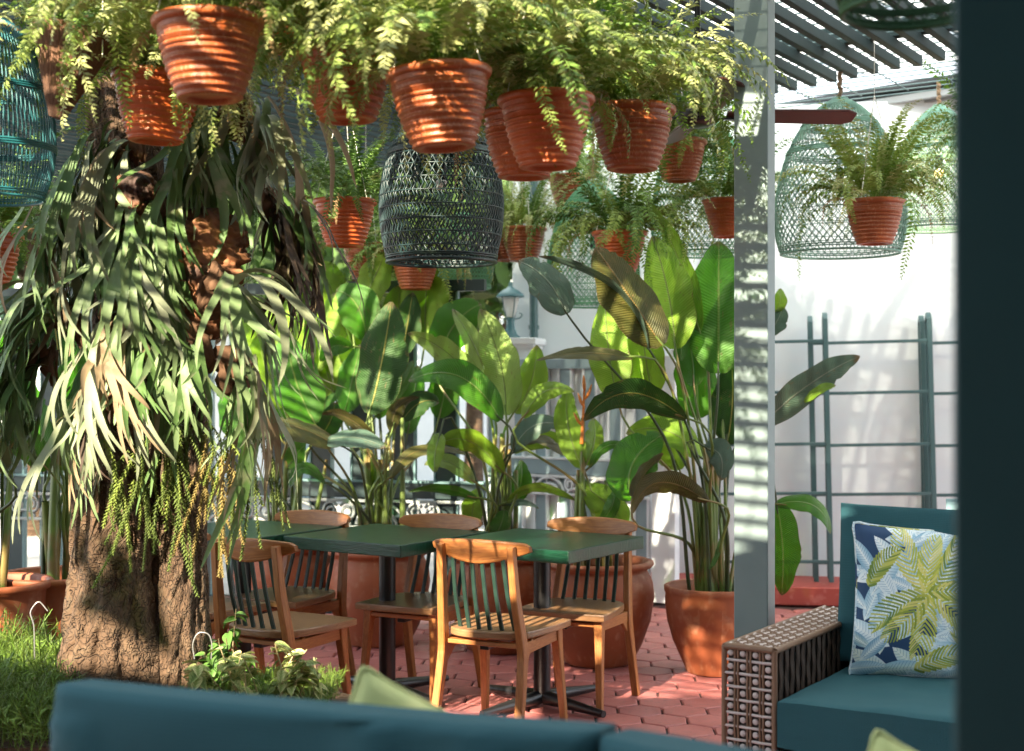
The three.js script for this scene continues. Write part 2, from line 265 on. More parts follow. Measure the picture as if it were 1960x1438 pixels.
// raised red platform, wall and what stands on it
const WY = -10 * D2R, W0 = [2.12, 0, -9.87], wallAt = (x, y, z) => V3(x, y, z).applyAxisAngle(UP, WY).add(V3(...W0));
{
  const g = M([box(7.6, 0.13, 1.1, 1.75, 0.065, 0.0, 0.012)]); g.rotateY(WY); g.translate(...W0); struct('platform', g, MAT.red);
  const w = thing('rendered_wall', 'tall white rendered wall behind the folded teal racks, with drainpipe at its far end', 'wall', W0, WY); w.userData.kind = 'structure';
  part('wall_face', box(7.2, 3.5, 0.2, 1.45, 1.75, -0.1, 0.01), MAT.wall, w);
  part('drainpipe', M([rod(V3(-1.98, 0, 0.06), V3(-1.98, 3.3, 0.06), 0.032, 12), rod(V3(-1.98, 1.9, 0.06), V3(-1.98, 1.93, 0.06), 0.04, 12), rod(V3(-1.98, 2.6, 0.06), V3(-1.98, 2.63, 0.06), 0.04, 12)]), MAT.rackTeal, w);
}
{ // eave of the neighbouring roof over the wall, seen from below through the wire grid
  const e = thing('louvred_eave', 'grey louvred eave of the neighbouring roof above the white wall', 'eave', P(1720, 205, 9.9), -44 * D2R);
  part('soffit_board', box(9, 0.04, 1.15, 1.0, 0.1, -0.35, 0.004), paint(0.03, 0.035, 0.04, 0.7), e);
  for (let k = 0; k < 8; k++) part('slat', box(9, 0.05, 0.035, 1.0, 0.02, 0.15 - k * 0.14, 0.004), paint(0.3, 0.33, 0.35, 0.6), e);
}
{ // translucent roof between the eave and the pergola
  const r = thing('translucent_roof', 'bright translucent white roof sheets between pergola and grey eave', 'roof', P(1720, 205, 9.9), -44 * D2R); r.userData.kind = 'structure';
  const m = thin(rgb(0.86, 0.9, 0.92), 0.78, 0.95);
  for (let k = 0; k < 9; k++) part('roof_sheet', new THREE.PlaneGeometry(0.97, 6).rotateX(Math.PI / 2).translate(-3.6 + k, 0.2, 3.25), m, r);
  for (let k = 0; k < 10; k++) part('roof_bar', box(0.05, 0.05, 6, -4.1 + k, 0.232, 3.25, 0.004), MAT.rackTeal, r);
}
{ // pergola of parallel slats
  const p = thing('slatted_pergola', 'dark teal pergola roof of parallel timber slats over the terrace', 'pergola');
  reseed(31);
  const pitch = 0.13;
  for (let k = 0; k < 96; k++) {
    const u = -9.6 + k * pitch, v0 = 3.3, v1 = 7.57 - 0.27 * (u + 3.04), L = v1 - v0;
    const m = part('slat', box(0.04, 0.055, L, 0, 0, 0, 0.004, 2), MAT.slat, p); m.position.copy(uv2(u, (v0 + v1) / 2, 3.215 + rr(-0.004, 0.004))); m.rotation.y = YAW;
  }
  for (let k = 0; k < 20; k++) { const m = part('batten', box(11, 0.02, 0.034, 0, 0, 0, 0.003, 0), MAT.slat, p); m.position.copy(uv2(-4.2, 0.75 + k * 0.125, 3.222)); m.rotation.y = YAW; }
  for (const u of [-9.5, -4.2, 1.2]) { const m = part('joist', box(0.06, 0.09, 2.6, 0, 0, 0, 0.005, 2), MAT.slat, p); m.position.copy(uv2(u, 2.0, 3.167)); m.rotation.y = YAW; }
  for (const v of [3.5, 5.2, 6.9]) { const m = part('cross_beam', box(12.6, 0.09, 0.06, 0, 0, 0, 0.006, 0), MAT.slat, p); m.position.copy(uv2(-3.4, v, 3.2885)); m.rotation.y = YAW; }
  const nt = thing('wire_grid', 'thin wire grid stretched over the pergola slats, bright sky showing between', 'wire mesh');
  const wires = [];
  for (let k = 0; k < 70; k++) wires.push(rod(uv2(-9.6, 0.4 + k * 0.115, 3.262), uv2(1.9, 0.4 + k * 0.115, 3.262), 0.0042, 5));
  for (let k = 0; k < 40; k++) wires.push(rod(uv2(-9.5 + k * 0.29, 0.4, 3.27), uv2(-9.5 + k * 0.29, 8.3, 3.27), 0.0042, 5));
  part('wire', M(wires), MAT.wire, nt).userData.kind = 'stuff';
}
{ // posts of the pergola, and the covered room that the picture is taken from
  const hw = thing('house_wall', 'back wall of the covered room behind the viewer', 'wall', [0, 0, 2.9]); hw.userData.kind = 'structure'; part('wall_face', box(14, 3.3, 0.2, -0.5, 1.65, 0, 0.01), paint(0.16, 0.17, 0.16, 0.7), hw);
  const hr = thing('room_roof', 'flat roof over the covered room behind the viewer', 'roof', [0, 3.3, 0]); hr.userData.kind = 'structure'; part('roof_slab', M([box(9, 0.14, 4.5, 2.2, 0.07, 0.75, 0.01), box(5.2, 0.14, 3.55, -4.901, 0.07, 1.225, 0.01)]), paint(0.14, 0.13, 0.12, 0.7), hr);
  const hs = thing('side_wall', 'side wall of the covered room at the right of the viewer', 'wall', [4.2, 0, 0]); hs.userData.kind = 'structure'; part('wall_face', box(0.2, 3.28, 5.6, 0, 1.64, 0, 0.01), paint(0.16, 0.17, 0.16, 0.7), hs);
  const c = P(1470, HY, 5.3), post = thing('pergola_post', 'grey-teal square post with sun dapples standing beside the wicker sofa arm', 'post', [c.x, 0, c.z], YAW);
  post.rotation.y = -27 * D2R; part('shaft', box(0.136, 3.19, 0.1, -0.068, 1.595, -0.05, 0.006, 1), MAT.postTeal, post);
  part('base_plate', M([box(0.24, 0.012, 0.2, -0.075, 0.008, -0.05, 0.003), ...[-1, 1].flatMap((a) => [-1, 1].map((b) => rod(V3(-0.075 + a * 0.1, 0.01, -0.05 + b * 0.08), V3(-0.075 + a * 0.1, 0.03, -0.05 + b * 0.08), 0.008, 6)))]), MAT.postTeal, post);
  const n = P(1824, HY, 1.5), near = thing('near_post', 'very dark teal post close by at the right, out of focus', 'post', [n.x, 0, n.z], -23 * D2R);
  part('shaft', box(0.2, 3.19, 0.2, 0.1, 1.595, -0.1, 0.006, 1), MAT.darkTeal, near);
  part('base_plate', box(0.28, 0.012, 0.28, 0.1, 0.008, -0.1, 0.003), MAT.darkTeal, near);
}
// ornamental scroll strip in the plane z = 0, x from 0 to L, y from 0 to h
function scrolls(L, h, period, r) {
  const out = [box(L, r * 1.6, r * 2, L / 2, h - r * 0.8, 0, 0.002), box(L, r * 1.6, r * 2, L / 2, r * 0.8, 0, 0.002)];
  const arc = (cx, cy, rx, ry, a0, a1, turns = 0) => { const n = 10 + turns * 10, pts = []; for (let i = 0; i <= n; i++) { const t = i / n, a = lerp(a0, a1, t), s = turns ? 1 - 0.72 * t : 1; pts.push(V3(cx + Math.cos(a) * rx * s, cy + Math.sin(a) * ry * s, 0)); } out.push(tube(pts, r, n * 2, 5)); };
  for (let x = 0; x + period <= L + 0.01; x += period) {
    const c = x + period * 0.3;
    arc(c, h * 0.08, period * 0.29, h * 0.8, 0.1, Math.PI - 0.1); arc(c, h * 0.08, period * 0.19, h * 0.5, 0.1, Math.PI - 0.1); arc(c, h * 0.08, period * 0.09, h * 0.25, 0.1, Math.PI - 0.1);
    arc(x + period * 0.7, h * 0.55, period * 0.1, h * 0.36, Math.PI * 0.2, Math.PI * 3.4, 1); arc(x + period * 0.9, h * 0.55, period * 0.1, h * 0.36, Math.PI * 0.8, -Math.PI * 2.4, 1);
    arc(x + period * 0.8, h * 0.06, period * 0.14, h * 0.3, 0.2, Math.PI - 0.2);
  }
  return M(out);
}
function gateLeaf(o, L, H, pitch, wide, band, scr, solid, edge, lace, period) {        // local x from 0 to L
  for (let x = 0.02; x + wide < L; x += pitch) {
    part('slat', box(wide, H - 0.1, 0.03, x + wide / 2, H / 2, 0, 0.003, 1), solid, o);
    part('slat_edge', M([box(0.014, H - 0.12, 0.04, x - 0.008, H / 2, 0.004, 0.002), box(0.014, H - 0.12, 0.04, x + wide + 0.008, H / 2, 0.004, 0.002)]), edge, o);
  }
  for (const y of [band[0] + (band[1] - band[0]) / 2]) part('rail', box(L, band[1] - band[0], 0.05, L / 2, y, 0.02, 0.004, 0), solid, o);
  part('rail', box(L, 0.07, 0.06, L / 2, H - 0.04, 0.01, 0.004, 0), solid, o); part('rail', box(L, 0.09, 0.06, L / 2, 0.09, 0.01, 0.004, 0), solid, o);
  part('rail', box(L, 0.016, 0.07, L / 2, band[1] + 0.008, 0.02, 0.003, 0), edge, o);
  part('scroll_strip', scrolls(L, scr[1] - scr[0], period, 0.011).translate(0, scr[0], 0.04), lace, o);
}
{
  const a = 14 * D2R, R0 = P(930, HY, 8.55), L = 4.2;
  const g = thing('dark_gate', 'dark green slatted street gate with a pale scroll band, behind the terracotta pots', 'gate', [R0.x - L * Math.cos(a), 0, R0.z - L * Math.sin(a)], -a);
  gateLeaf(g, L, 2.15, 0.276, 0.128, [0.785, 0.88], [0.59, 0.775], MAT.gateDark, MAT.gateEdge, paint(0.3, 0.34, 0.32, 0.4), 0.56);
  const b = 33 * D2R, R1 = P(1290, HY, 9.25), L1 = 1.5;
  const q = thing('pale_gate', 'open grey-blue slatted gate leaf with white scroll band, in bright light', 'gate', [R1.x - L1 * Math.cos(b), 0, R1.z - L1 * Math.sin(b)], -b);
  gateLeaf(q, L1 - 0.16, 1.68, 0.2, 0.085, [0.865, 0.97], [0.72, 0.86], MAT.greyBlue, MAT.whitePaint, MAT.whitePaint, 0.42);
  part('back_panel', box(L1 - 0.2, 1.56, 0.012, L1 / 2 - 0.1, 0.86, -0.03, 0), MAT.whitePaint, q);
  part('stile', M([box(0.15, 1.66, 0.05, L1 - 0.08, 0.86, 0, 0.004, 1), box(0.04, 1.72, 0.07, L1 + 0.005, 0.87, 0, 0.004, 1)]), MAT.whitePaint, q);
  part('latch', M([box(0.05, 0.1, 0.03, L1 - 0.02, 0.95, 0.045, 0.005), rod(V3(L1 - 0.06, 0.96, 0.07), V3(L1 + 0.03, 0.96, 0.07), 0.008, 8)]), MAT.galv, q);
  const c = P(992, HY, 10.05), pl = thing('gate_pillar', 'white gate pillar with a flat cap carrying the lantern', 'pillar', [c.x, 0, c.z], -a); pl.userData.kind = 'structure';
  part('shaft', box(0.26, 1.78, 0.26, 0, 0.89, 0, 0.008, 1), MAT.whitePaint, pl); part('cap', M([box(0.34, 0.05, 0.34, 0, 1.805, 0, 0.008), box(0.3, 0.03, 0.3, 0, 1.766, 0, 0.006)]), MAT.whitePaint, pl);
  const lt = thing('post_lantern', 'blue-green domed lantern with frosted glass on the white gate pillar', 'lantern', [P(977, HY, 10.05).x, 1.83, c.z], 0), lm = paint(0.05, 0.14, 0.16, 0.35);
  part('base', lathe([[0.001, 0], [0.075, 0], [0.07, 0.015], [0.05, 0.03], [0.035, 0.07], [0.028, 0.12], [0.036, 0.135], [0.026, 0.15], [0.001, 0.152]], 24), lm, lt);
  part('glass', lathe([[0.001, 0.155], [0.03, 0.157], [0.045, 0.2], [0.062, 0.28], [0.064, 0.3], [0.001, 0.302]], 24), new THREE.MeshPhysicalMaterial({ color: rgb(0.85, 0.87, 0.85), transmission: 0.5, thickness: 0, roughness: 0.8 }), lt);
  part('frame', M([0, 1, 2, 3].map((k) => { const s = Math.sin(k * 1.571 + 0.5), w = Math.cos(k * 1.571 + 0.5); return tube([V3(s * 0.032, 0.15, w * 0.032), V3(s * 0.05, 0.2, w * 0.05), V3(s * 0.069, 0.3, w * 0.069)], 0.004, 6, 5); })), lm, lt);
  part('scroll_arm', M([-1, 1].map((s) => tube([V3(s * 0.03, 0.14, 0), V3(s * 0.07, 0.15, 0), V3(s * 0.085, 0.175, 0), V3(s * 0.065, 0.185, 0)], 0.005, 8, 5))), lm, lt);
  part('cap', lathe([[0.001, 0.3], [0.1, 0.298], [0.104, 0.304], [0.09, 0.325], [0.06, 0.35], [0.035, 0.362], [0.02, 0.375], [0.012, 0.385], [0.016, 0.395], [0.006, 0.41], [0.001, 0.425]], 28), lm, lt);
}
{ // folded metal racks leaning on the wall
  const place = (px, d) => { const q = P(px, HY, d); return [q.x, 0.13, q.z]; };
  const r = thing('folded_rack', 'folded teal metal rack against the white wall, between post and second rack', 'rack', place(1478, 9.6), WY, 'folded metal racks');
  const H = 1.84, W = 0.8, up = (x, z0, lean) => { const pts = [V3(x, 0, z0), V3(x, 0.8, z0 + lean * 0.5), V3(x, H - 0.1, z0 + lean), V3(x, H - 0.03, z0 + lean - 0.02), V3(x, H, z0 + lean - 0.06), V3(x, H - 0.03, z0 + lean - 0.1), V3(x, H - 0.12, z0 + lean - 0.115), V3(x, 0.8, z0 - 0.16), V3(x, 0, z0 - 0.2)]; return sweepRect(pts, 0.034, 0.034); };
  for (const x of [-W / 2, W / 2]) part('upright', up(x, 0.03, -0.05), MAT.rackTeal, r);
  for (const y of [1.6, 1.25, 0.89, 0.55, 0.08]) part('bar', M([bar(V3(-W / 2, y + 0.06, 0.03 - 0.03 * y), V3(W / 2, y + 0.06, 0.03 - 0.03 * y), 0.022, 0.022, 0.003)]), MAT.rackTeal, r);
  r.rotation.z = 0.022;
  const r2 = copyOf(r, 'folded teal metal rack against the white wall, above the printed cushion', place(1676, 9.55), WY, 'folded metal racks'); r2.rotation.z = 0.022;
  const r3 = copyOf(r, 'folded teal metal rack mostly hidden behind the dark near post', place(1893, 9.5), WY, 'folded metal racks'); r3.rotation.z = 0.022;
}
// trees and buildings outside the gate
function farTree(name, label, px, d, H, crownR, tint, n) {
  const b = P(px, HY, d), t = thing(name, label, 'tree', [b.x, -0.03, b.z], rr(0, 6), 'trees beyond the gate');
  const trunk = [tube([V3(0, 0, 0), V3(rr(-0.1, 0.1), H * 0.3, rr(-0.1, 0.1)), V3(rr(-0.2, 0.2), H * 0.75, 0)], (v) => 0.13 * (1 - v * 0.6), 10, 8)];
  for (let k = 0; k < 6; k++) { const a = k * 1.05 + rr(-0.3, 0.3), y = H * rr(0.3, 0.6); trunk.push(tube([V3(0, y, 0), V3(Math.cos(a) * crownR * 0.4, y + H * 0.12, Math.sin(a) * crownR * 0.4), V3(Math.cos(a) * crownR * 0.8, y + H * 0.28, Math.sin(a) * crownR * 0.8)], (v) => 0.05 * (1 - v * 0.8), 8, 5)); }
  part('trunk', M(trunk), MAT.bark, t);
  const g = sheet(2, 3, (u, v) => [(u - 0.5) * 0.16 * Math.sin(Math.PI * (0.08 + v * 0.9)), v * 0.3, -Math.abs(u - 0.5) * 0.05 - v * v * 0.06]);
  const m = new THREE.InstancedMesh(g, thin(rgb(1, 1, 1), 0.4, 0.6), n), o = new THREE.Object3D(), clumps = [...Array(26)].map(() => { const a = rr(0, 6.283), z = rr(-0.55, 1), q = Math.sqrt(1 - z * z * 0.8) * rr(0.45, 1); return V3(Math.cos(a) * q * crownR, H * 0.68 + z * H * 0.3, Math.sin(a) * q * crownR); });
  for (let i = 0; i < n; i++) { const c = pick(clumps); o.position.set(c.x + rr(-1, 1) * rr(0, 0.5) * crownR, c.y + rr(-1, 1) * rr(0, 0.4) * crownR, c.z + rr(-1, 1) * rr(0, 0.5) * crownR); o.rotation.set(rr(-1.6, 1.6), rr(0, 6.3), rr(-1, 1)); o.scale.setScalar(rr(0.6, 1.3)); o.updateMatrix(); m.setMatrixAt(i, o.matrix); const s = rr(0.6, 1.3); m.setColorAt(i, rgb(tint[0] * s, tint[1] * s, tint[2] * s * rr(0.7, 1.2))); }
  m.name = 'crown'; m.castShadow = m.receiveShadow = true; m.userData.kind = 'stuff'; t.add(m);
}
reseed(41);
farTree('street_tree', 'leafy tree beyond the dark gate, behind the middle banana plants', 700, 14, 4.6, 1.7, [0.09, 0.17, 0.04], 2600);
farTree('street_tree', 'olive sparse tree behind the lantern pillar', 905, 15, 4.2, 1.5, [0.14, 0.16, 0.05], 1500);
farTree('street_tree', 'green tree seen through the staghorn fronds beside the near lamp', 60, 14, 5.2, 2, [0.08, 0.16, 0.04], 2600);
farTree('street_tree', 'leafy tree beyond the gate, hidden mostly by the big trunk', 380, 16, 5, 1.9, [0.1, 0.18, 0.05], 2200);
{
  const f = thing('street_wall', 'long pale wall across the street beyond the dark gate', 'wall', [-6, -0.03, -19], -6 * D2R); f.userData.kind = 'structure';
  part('wall_face', box(22, 3.2, 0.2, 0, 1.6, 0, 0.02), MAT.whitePaint, f); part('coping', box(22, 0.1, 0.34, 0, 3.25, 0, 0.02), MAT.whitePaint, f);
  for (let k = 0; k < 7; k++) part('pier', box(0.4, 3.1, 0.3, -9.6 + k * 3.2, 1.55, 0.12, 0.02), MAT.greyBlue, f);
}

// ---------------------------------------------------------------- tables and chairs
function chair(label, pos, yaw) {
  const c = thing('wooden_chair', label, 'chair', pos, yaw, 'wooden chairs round the green tables');
  reseed(51);
  const rail = sheet(14, 24, (u, v) => {                       // closed section round, swept along x
    const x = (v - 0.5) * 0.455, e = Math.abs(x) / 0.2275, top = 0.852 - 0.016 * e * e - 0.01 * smooth(0.9, 1, e), bot = 0.748 + 0.052 * Math.pow(e, 1.7), zc = 0.262 - 0.052 * e * e, th = 0.028;
    const a = u * Math.PI * 2, sx = Math.sign(Math.cos(a)) * Math.pow(Math.abs(Math.cos(a)), 0.35), sy = Math.sign(Math.sin(a)) * Math.pow(Math.abs(Math.sin(a)), 0.35);
    return [x, (top + bot) / 2 + sy * (top - bot) / 2, zc + sx * th / 2 + (0.5 * sy) * 0.012];
  }, (u, v) => [v * 0.46, u * 0.26]);
  const cap = (v) => sheet(1, 6, (a, b) => { const x = (v - 0.5) * 0.4548, y0 = 0.802, y1 = 0.825; return [x, lerp(y0, 0.824, b), 0.21 + (a - 0.5) * 0.024 + (b - 0.5) * 0.012]; });
  part('top_rail', M([rail, cap(0), cap(1)]), MAT.teak, c);
  for (const s of [-1, 1]) part('rear_leg', sweepRect([V3(s * 0.165, 0.825, 0.268), V3(s * 0.172, 0.62, 0.243), V3(s * 0.184, 0.45, 0.212), V3(s * 0.188, 0.36, 0.205), V3(s * 0.194, 0.2, 0.235), V3(s * 0.2, 0, 0.285)], (v) => 0.03 + 0.006 * v, (v) => 0.034 + 0.016 * Math.sin(Math.PI * Math.min(1, v * 1.1)) ), MAT.teak, c);
  for (let k = 0; k < 6; k++) { const t = (k - 2.5) / 2.5; part('spindle', sweepRect([V3(t * 0.118, 0.772, 0.258 - 0.01 * t * t), V3(t * 0.124, 0.61, 0.226 - 0.012 * t * t), V3(t * 0.13, 0.448, 0.182 - 0.03 * t * t)], 0.017, 0.012), MAT.spindle, c); }
  const sh = new THREE.Shape(); sh.moveTo(-0.215, -0.215); sh.quadraticCurveTo(0, -0.235, 0.215, -0.215); sh.bezierCurveTo(0.222, -0.05, 0.2, 0.06, 0.19, 0.12); sh.bezierCurveTo(0.17, 0.215, 0.07, 0.225, 0, 0.225); sh.bezierCurveTo(-0.07, 0.225, -0.17, 0.215, -0.19, 0.12); sh.bezierCurveTo(-0.2, 0.06, -0.222, -0.05, -0.215, -0.215);
  const seat = new THREE.ExtrudeGeometry(sh, { depth: 0.02, bevelEnabled: true, bevelThickness: 0.006, bevelSize: 0.006, bevelSegments: 2, curveSegments: 10 }); seat.rotateX(Math.PI / 2); seat.translate(0, 0.455, 0);
  part('seat', boxUV(seat, 2), MAT.seatWood, c);
  for (const s of [-1, 1]) {
    part('front_leg', sweepRect([V3(s * 0.176, 0.43, -0.16), V3(s * 0.182, 0.3, -0.172), V3(s * 0.196, 0, -0.205)], (v) => 0.044 - 0.016 * v, (v) => 0.05 - 0.022 * v), MAT.teak, c);
    part('side_rail', M([bar(V3(s * 0.182, 0.392, 0.19), V3(s * 0.178, 0.4, -0.155), 0.022, 0.05, 0.004, UP), bar(V3(s * 0.182, 0.33, 0.2), V3(s * 0.18, 0.415, 0.1), 0.02, 0.035, 0.004, UP)]), MAT.teak, c);
  }
  part('apron', M([bar(V3(-0.16, 0.405, -0.16), V3(0.16, 0.405, -0.16), 0.045, 0.02, 0.004), bar(V3(-0.165, 0.405, 0.19), V3(0.165, 0.405, 0.19), 0.04, 0.02, 0.004)]), MAT.teak, c);
  part('seat_brace', bar(V3(0, 0.39, -0.17), V3(0, 0.39, 0.19), 0.04, 0.03, 0.003), MAT.blackMetal, c);
  return c;
}
const at2 = (x, d) => [x, 0, -d], away = (deg) => -deg * D2R, facing = (deg) => Math.PI - deg * D2R;
const chairA = chair('sunlit wooden chair seen from behind, nearest of all in front of the right green table', at2(-0.035, 6.02), away(26));
const cg = 'wooden chairs round the green tables';
copyOf(chairA, 'wooden chair seen from behind in shade, next to the tree trunk and hanging moss', at2(-0.99, 6.06), away(30), cg);
copyOf(chairA, 'wooden chair nearly hidden behind the tree trunk, only its rear leg and seat showing', at2(-1.45, 6.5), away(30), cg);
copyOf(chairA, 'wooden chair facing us across the right green table, in front of the big clay pot', at2(0.3, 6.5), facing(24), cg);
copyOf(chairA, 'wooden chair facing us behind the middle green table, with dark seat', at2(-0.45, 6.68), facing(26), cg);
copyOf(chairA, 'wooden chair facing us farthest left, behind the table beside the trunk', at2(-1.12, 6.88), facing(28), cg);
{
  const t = thing('green_table', 'dark green square table nearest the post, glossy top catching the light', 'table', at2(0.14, 6.44), YAW, 'dark green tables');
  part('tabletop', box(0.7, 0.058, 0.7, 0, 0.751, 0, 0.005, 0), MAT.greenTop, t);
  part('underframe', box(0.3, 0.02, 0.3, 0, 0.711, 0, 0.003), MAT.blackMetal, t);
  part('column', rod(V3(0, 0.04, 0), V3(0, 0.7, 0), 0.04, 24), MAT.blackMetal, t);
  for (let k = 0; k < 4; k++) { const a = k * Math.PI / 2 + 0.22, g = M([orient(new THREE.CylinderGeometry(0.016, 0.034, 0.36, 12), V3(Math.cos(a) * 0.03, 0.045, Math.sin(a) * 0.03), V3(Math.cos(a) * 0.38, 0.028, Math.sin(a) * 0.38))]); part('foot', g, MAT.blackMetal, t); }
  copyOf(t, 'dark green square middle table, between the shaded chair and the dark-seated chair', at2(-0.6, 6.66), YAW, 'dark green tables');
  copyOf(t, 'dark green square table half hidden behind the hanging fronds and tree trunk', at2(-1.34, 6.9), YAW, 'dark green tables');
}
// ---------------------------------------------------------------- sofas and cushions
function puffy(w, h, d, seed, amp = 0.5, wr = 0.006, pow = 0.3) {       // cushion: a box whose faces swell and whose seams pinch
  const N = 28, out = [];
  const face = (f) => out.push(sheet(N, N, (u, v) => {
    let [x, y, z] = f(u * 2 - 1, v * 2 - 1);
    const q = (t) => Math.sign(t) * (1 - Math.pow(1 - Math.min(1, Math.abs(t)), 1.35));
    const k = Math.sqrt(Math.max(0, (1 - x * x * 0.98) * (1 - y * y * 0.98)));
    const swell = 1 - pow + pow * Math.pow(k, 0.6);
    const n = fbm(x * 0.25 + 0.5 + seed, y * 0.25 + 0.5, 4, 4, seed) - 0.5, fold = (Math.pow(0.5 + 0.5 * Math.sin((x * 1.9 + y * 1.6 + n * 4) * 4.3 + seed), 4) - 0.3) * (0.4 + 0.6 * Math.max(Math.abs(x), Math.abs(y)));
    return [q(x) * w / 2 * (1 - 0.035 * (1 - y * y) * amp), q(y) * h / 2 * (1 - 0.04 * (1 - x * x) * amp), z * d / 2 * swell + (Math.abs(z) > 0.99 ? Math.sign(z) * (n * 0.05 + fold * wr) * k : 0)];
  }, (u, v) => [u * Math.max(w, d), v * Math.max(h, d)]));
  face((a, b) => [a, b, 1]); face((a, b) => [-a, b, -1]); face((a, b) => [1, b, -a]); face((a, b) => [-1, b, a]); face((a, b) => [a, 1, -b]); face((a, b) => [a, -1, b]);
  const g = mergeVertices(M(out).deleteAttribute('normal'), 1e-5); g.computeVertexNormals(); return g;
}
function piping(w, h, d, r, inset = 0.93) { const a = w / 2 * inset, b = h / 2 * inset, q = [...Array(33)].map((_, i) => { const t = i / 32 * 6.2832, s = (x) => Math.sign(x) * Math.pow(Math.abs(x), 0.16); return V3(s(Math.cos(t)) * a, s(Math.sin(t)) * b, d); }); return tube(q.slice(0, 32), r, 128, 6, true); }
function throwPillow(w, t, seed) {                            // two skins that meet at a pinched edge
  const side = (s) => sheet(30, 30, (u, v) => { const x = u * 2 - 1, y = v * 2 - 1, k = Math.pow(Math.max(0, (1 - x * x) * (1 - y * y)), 0.42), pull = 1 - 0.06 * (1 - Math.abs(x * y)), n = fbm(u * 0.5, v * 0.5, 8, 3, seed) - 0.5; return [x * w / 2 * (1 - 0.06 * (1 - y * y)) , y * w / 2 * (1 - 0.06 * (1 - x * x)), s * (t / 2 * k * pull + n * 0.02 * k + 0.004)]; }, (u, v) => [s > 0 ? u : 1 - u, v]);
  const b = side(-1); b.setIndex([...b.index.array].reverse()); b.computeVertexNormals();
  const seam = tube([...Array(41)].map((_, i) => { const t4 = i / 10 % 4, e = Math.floor(t4), f = t4 - e, q = [[-1 + 2 * f, -1], [1, -1 + 2 * f], [1 - 2 * f, 1], [-1, 1 - 2 * f]][Math.min(3, e)]; const [x, y] = q; return V3(x * w / 2 * (1 - 0.06 * (1 - y * y)), y * w / 2 * (1 - 0.06 * (1 - x * x)), 0); }).slice(0, 40), 0.006, 120, 5, true);
  return M([side(1), b, seam]);
}
function palmPrint(seed, yellowish) {
  const S = 1024, cv = document.createElement('canvas'); cv.width = cv.height = S; const g = cv.getContext('2d'); reseed(seed);
  g.fillStyle = yellowish ? '#c9cf8a' : '#27466a'; g.fillRect(0, 0, S, S);
  const banana = (x, y, L, a, c0, c1) => { g.save(); g.translate(x, y); g.rotate(a); const gr = g.createLinearGradient(0, -L * 0.16, 0, L * 0.16); gr.addColorStop(0, c0); gr.addColorStop(0.5, c1); gr.addColorStop(1, c0); g.fillStyle = gr; g.beginPath(); g.moveTo(0, 0); g.bezierCurveTo(L * 0.25, -L * 0.24, L * 0.75, -L * 0.2, L, 0); g.bezierCurveTo(L * 0.75, L * 0.2, L * 0.25, L * 0.24, 0, 0); g.fill(); g.strokeStyle = 'rgba(60,110,150,0.5)'; g.lineWidth = 3; for (let i = 1; i < 16; i++) { const t = i / 16 * L; g.beginPath(); g.moveTo(t, 0); g.lineTo(t + L * 0.09, -L * 0.15 * Math.sin(Math.PI * i / 16)); g.moveTo(t, 0); g.lineTo(t + L * 0.09, L * 0.15 * Math.sin(Math.PI * i / 16)); g.stroke(); } g.strokeStyle = '#eef6f4'; g.lineWidth = 6; g.beginPath(); g.moveTo(0, 0); g.lineTo(L, 0); g.stroke(); g.restore(); };
  const palm = (x, y, L, a, bend, cols) => { g.save(); g.translate(x, y); g.rotate(a); for (let i = 0; i < 15; i++) { const t = i / 15, px = t * L, py = bend * t * t * L; for (const s of [-1, 1]) { const l = L * 0.3 * Math.pow(Math.sin(Math.PI * (0.12 + t * 0.86)), 0.8), an = s * (1.0 - t * 0.45) + bend * t; g.strokeStyle = pick(cols); g.lineWidth = 17 - 10 * t; g.lineCap = 'round'; g.beginPath(); g.moveTo(px, py); g.quadraticCurveTo(px + Math.cos(an) * l * 0.6, py + Math.sin(an) * l * 0.6, px + Math.cos(an * 0.8) * l, py + Math.sin(an * 0.8) * l + l * 0.08); g.stroke(); } } g.restore(); };
  for (let i = 0; i < 130; i++) banana(rr(-60, S), rr(0, S + 80), rr(220, 400), rr(-2.9, 0.6), pick(['#9cc6da', '#c4dde7', '#7cabc6', '#e2eef2']), pick(['#f4fafa', '#e2f0f4', '#eef5e6']));
  const yg = [['#cfcf5a', '#b7bf4e', '#e0d97e'], ['#8f9f3a', '#b3b84c', '#d8d277'], ['#6f8a3c', '#97a648', '#c3c562']];
  for (const [x, y, L, a, b] of [[480, 440, 470, -2.2, 0.25], [500, 440, 430, -0.9, -0.3], [500, 450, 430, 0.5, 0.3], [480, 460, 440, 1.5, 0.25], [460, 450, 430, 2.7, -0.25], [480, 440, 400, -1.6, 0.2], [420, 980, 380, -0.6, 0.2], [880, 960, 340, -2.1, -0.2], [90, 420, 330, -1.2, 0.3], [900, 120, 330, 1.9, 0.3], [500, 440, 400, -0.2, 0.3], [480, 460, 420, 2.1, 0.2]]) palm(x, y, L, a, b, pick(yg));
  const t = new THREE.CanvasTexture(cv); t.colorSpace = THREE.SRGBColorSpace; t.wrapS = t.wrapT = THREE.RepeatWrapping; return t;
}
const printMat = std({ map: palmPrint(61, false), roughness: 0.8, bumpMap: fine, bumpScale: 0.0006 });
const yellowMat = std({ map: colTex(256, (u, v) => { const s = Math.abs(((u * 3 + v * 0.6 + fbm(u, v, 4, 2, 7) * 0.25) % 1) - 0.5); return mix3([0.74, 0.72, 0.3], [0.56, 0.6, 0.24], smooth(0.05, 0.25, s) * 0.6 + fbm(u, v, 8, 3, 3) * 0.3); }), roughness: 0.85, bumpMap: fine, bumpScale: 0.0006 });
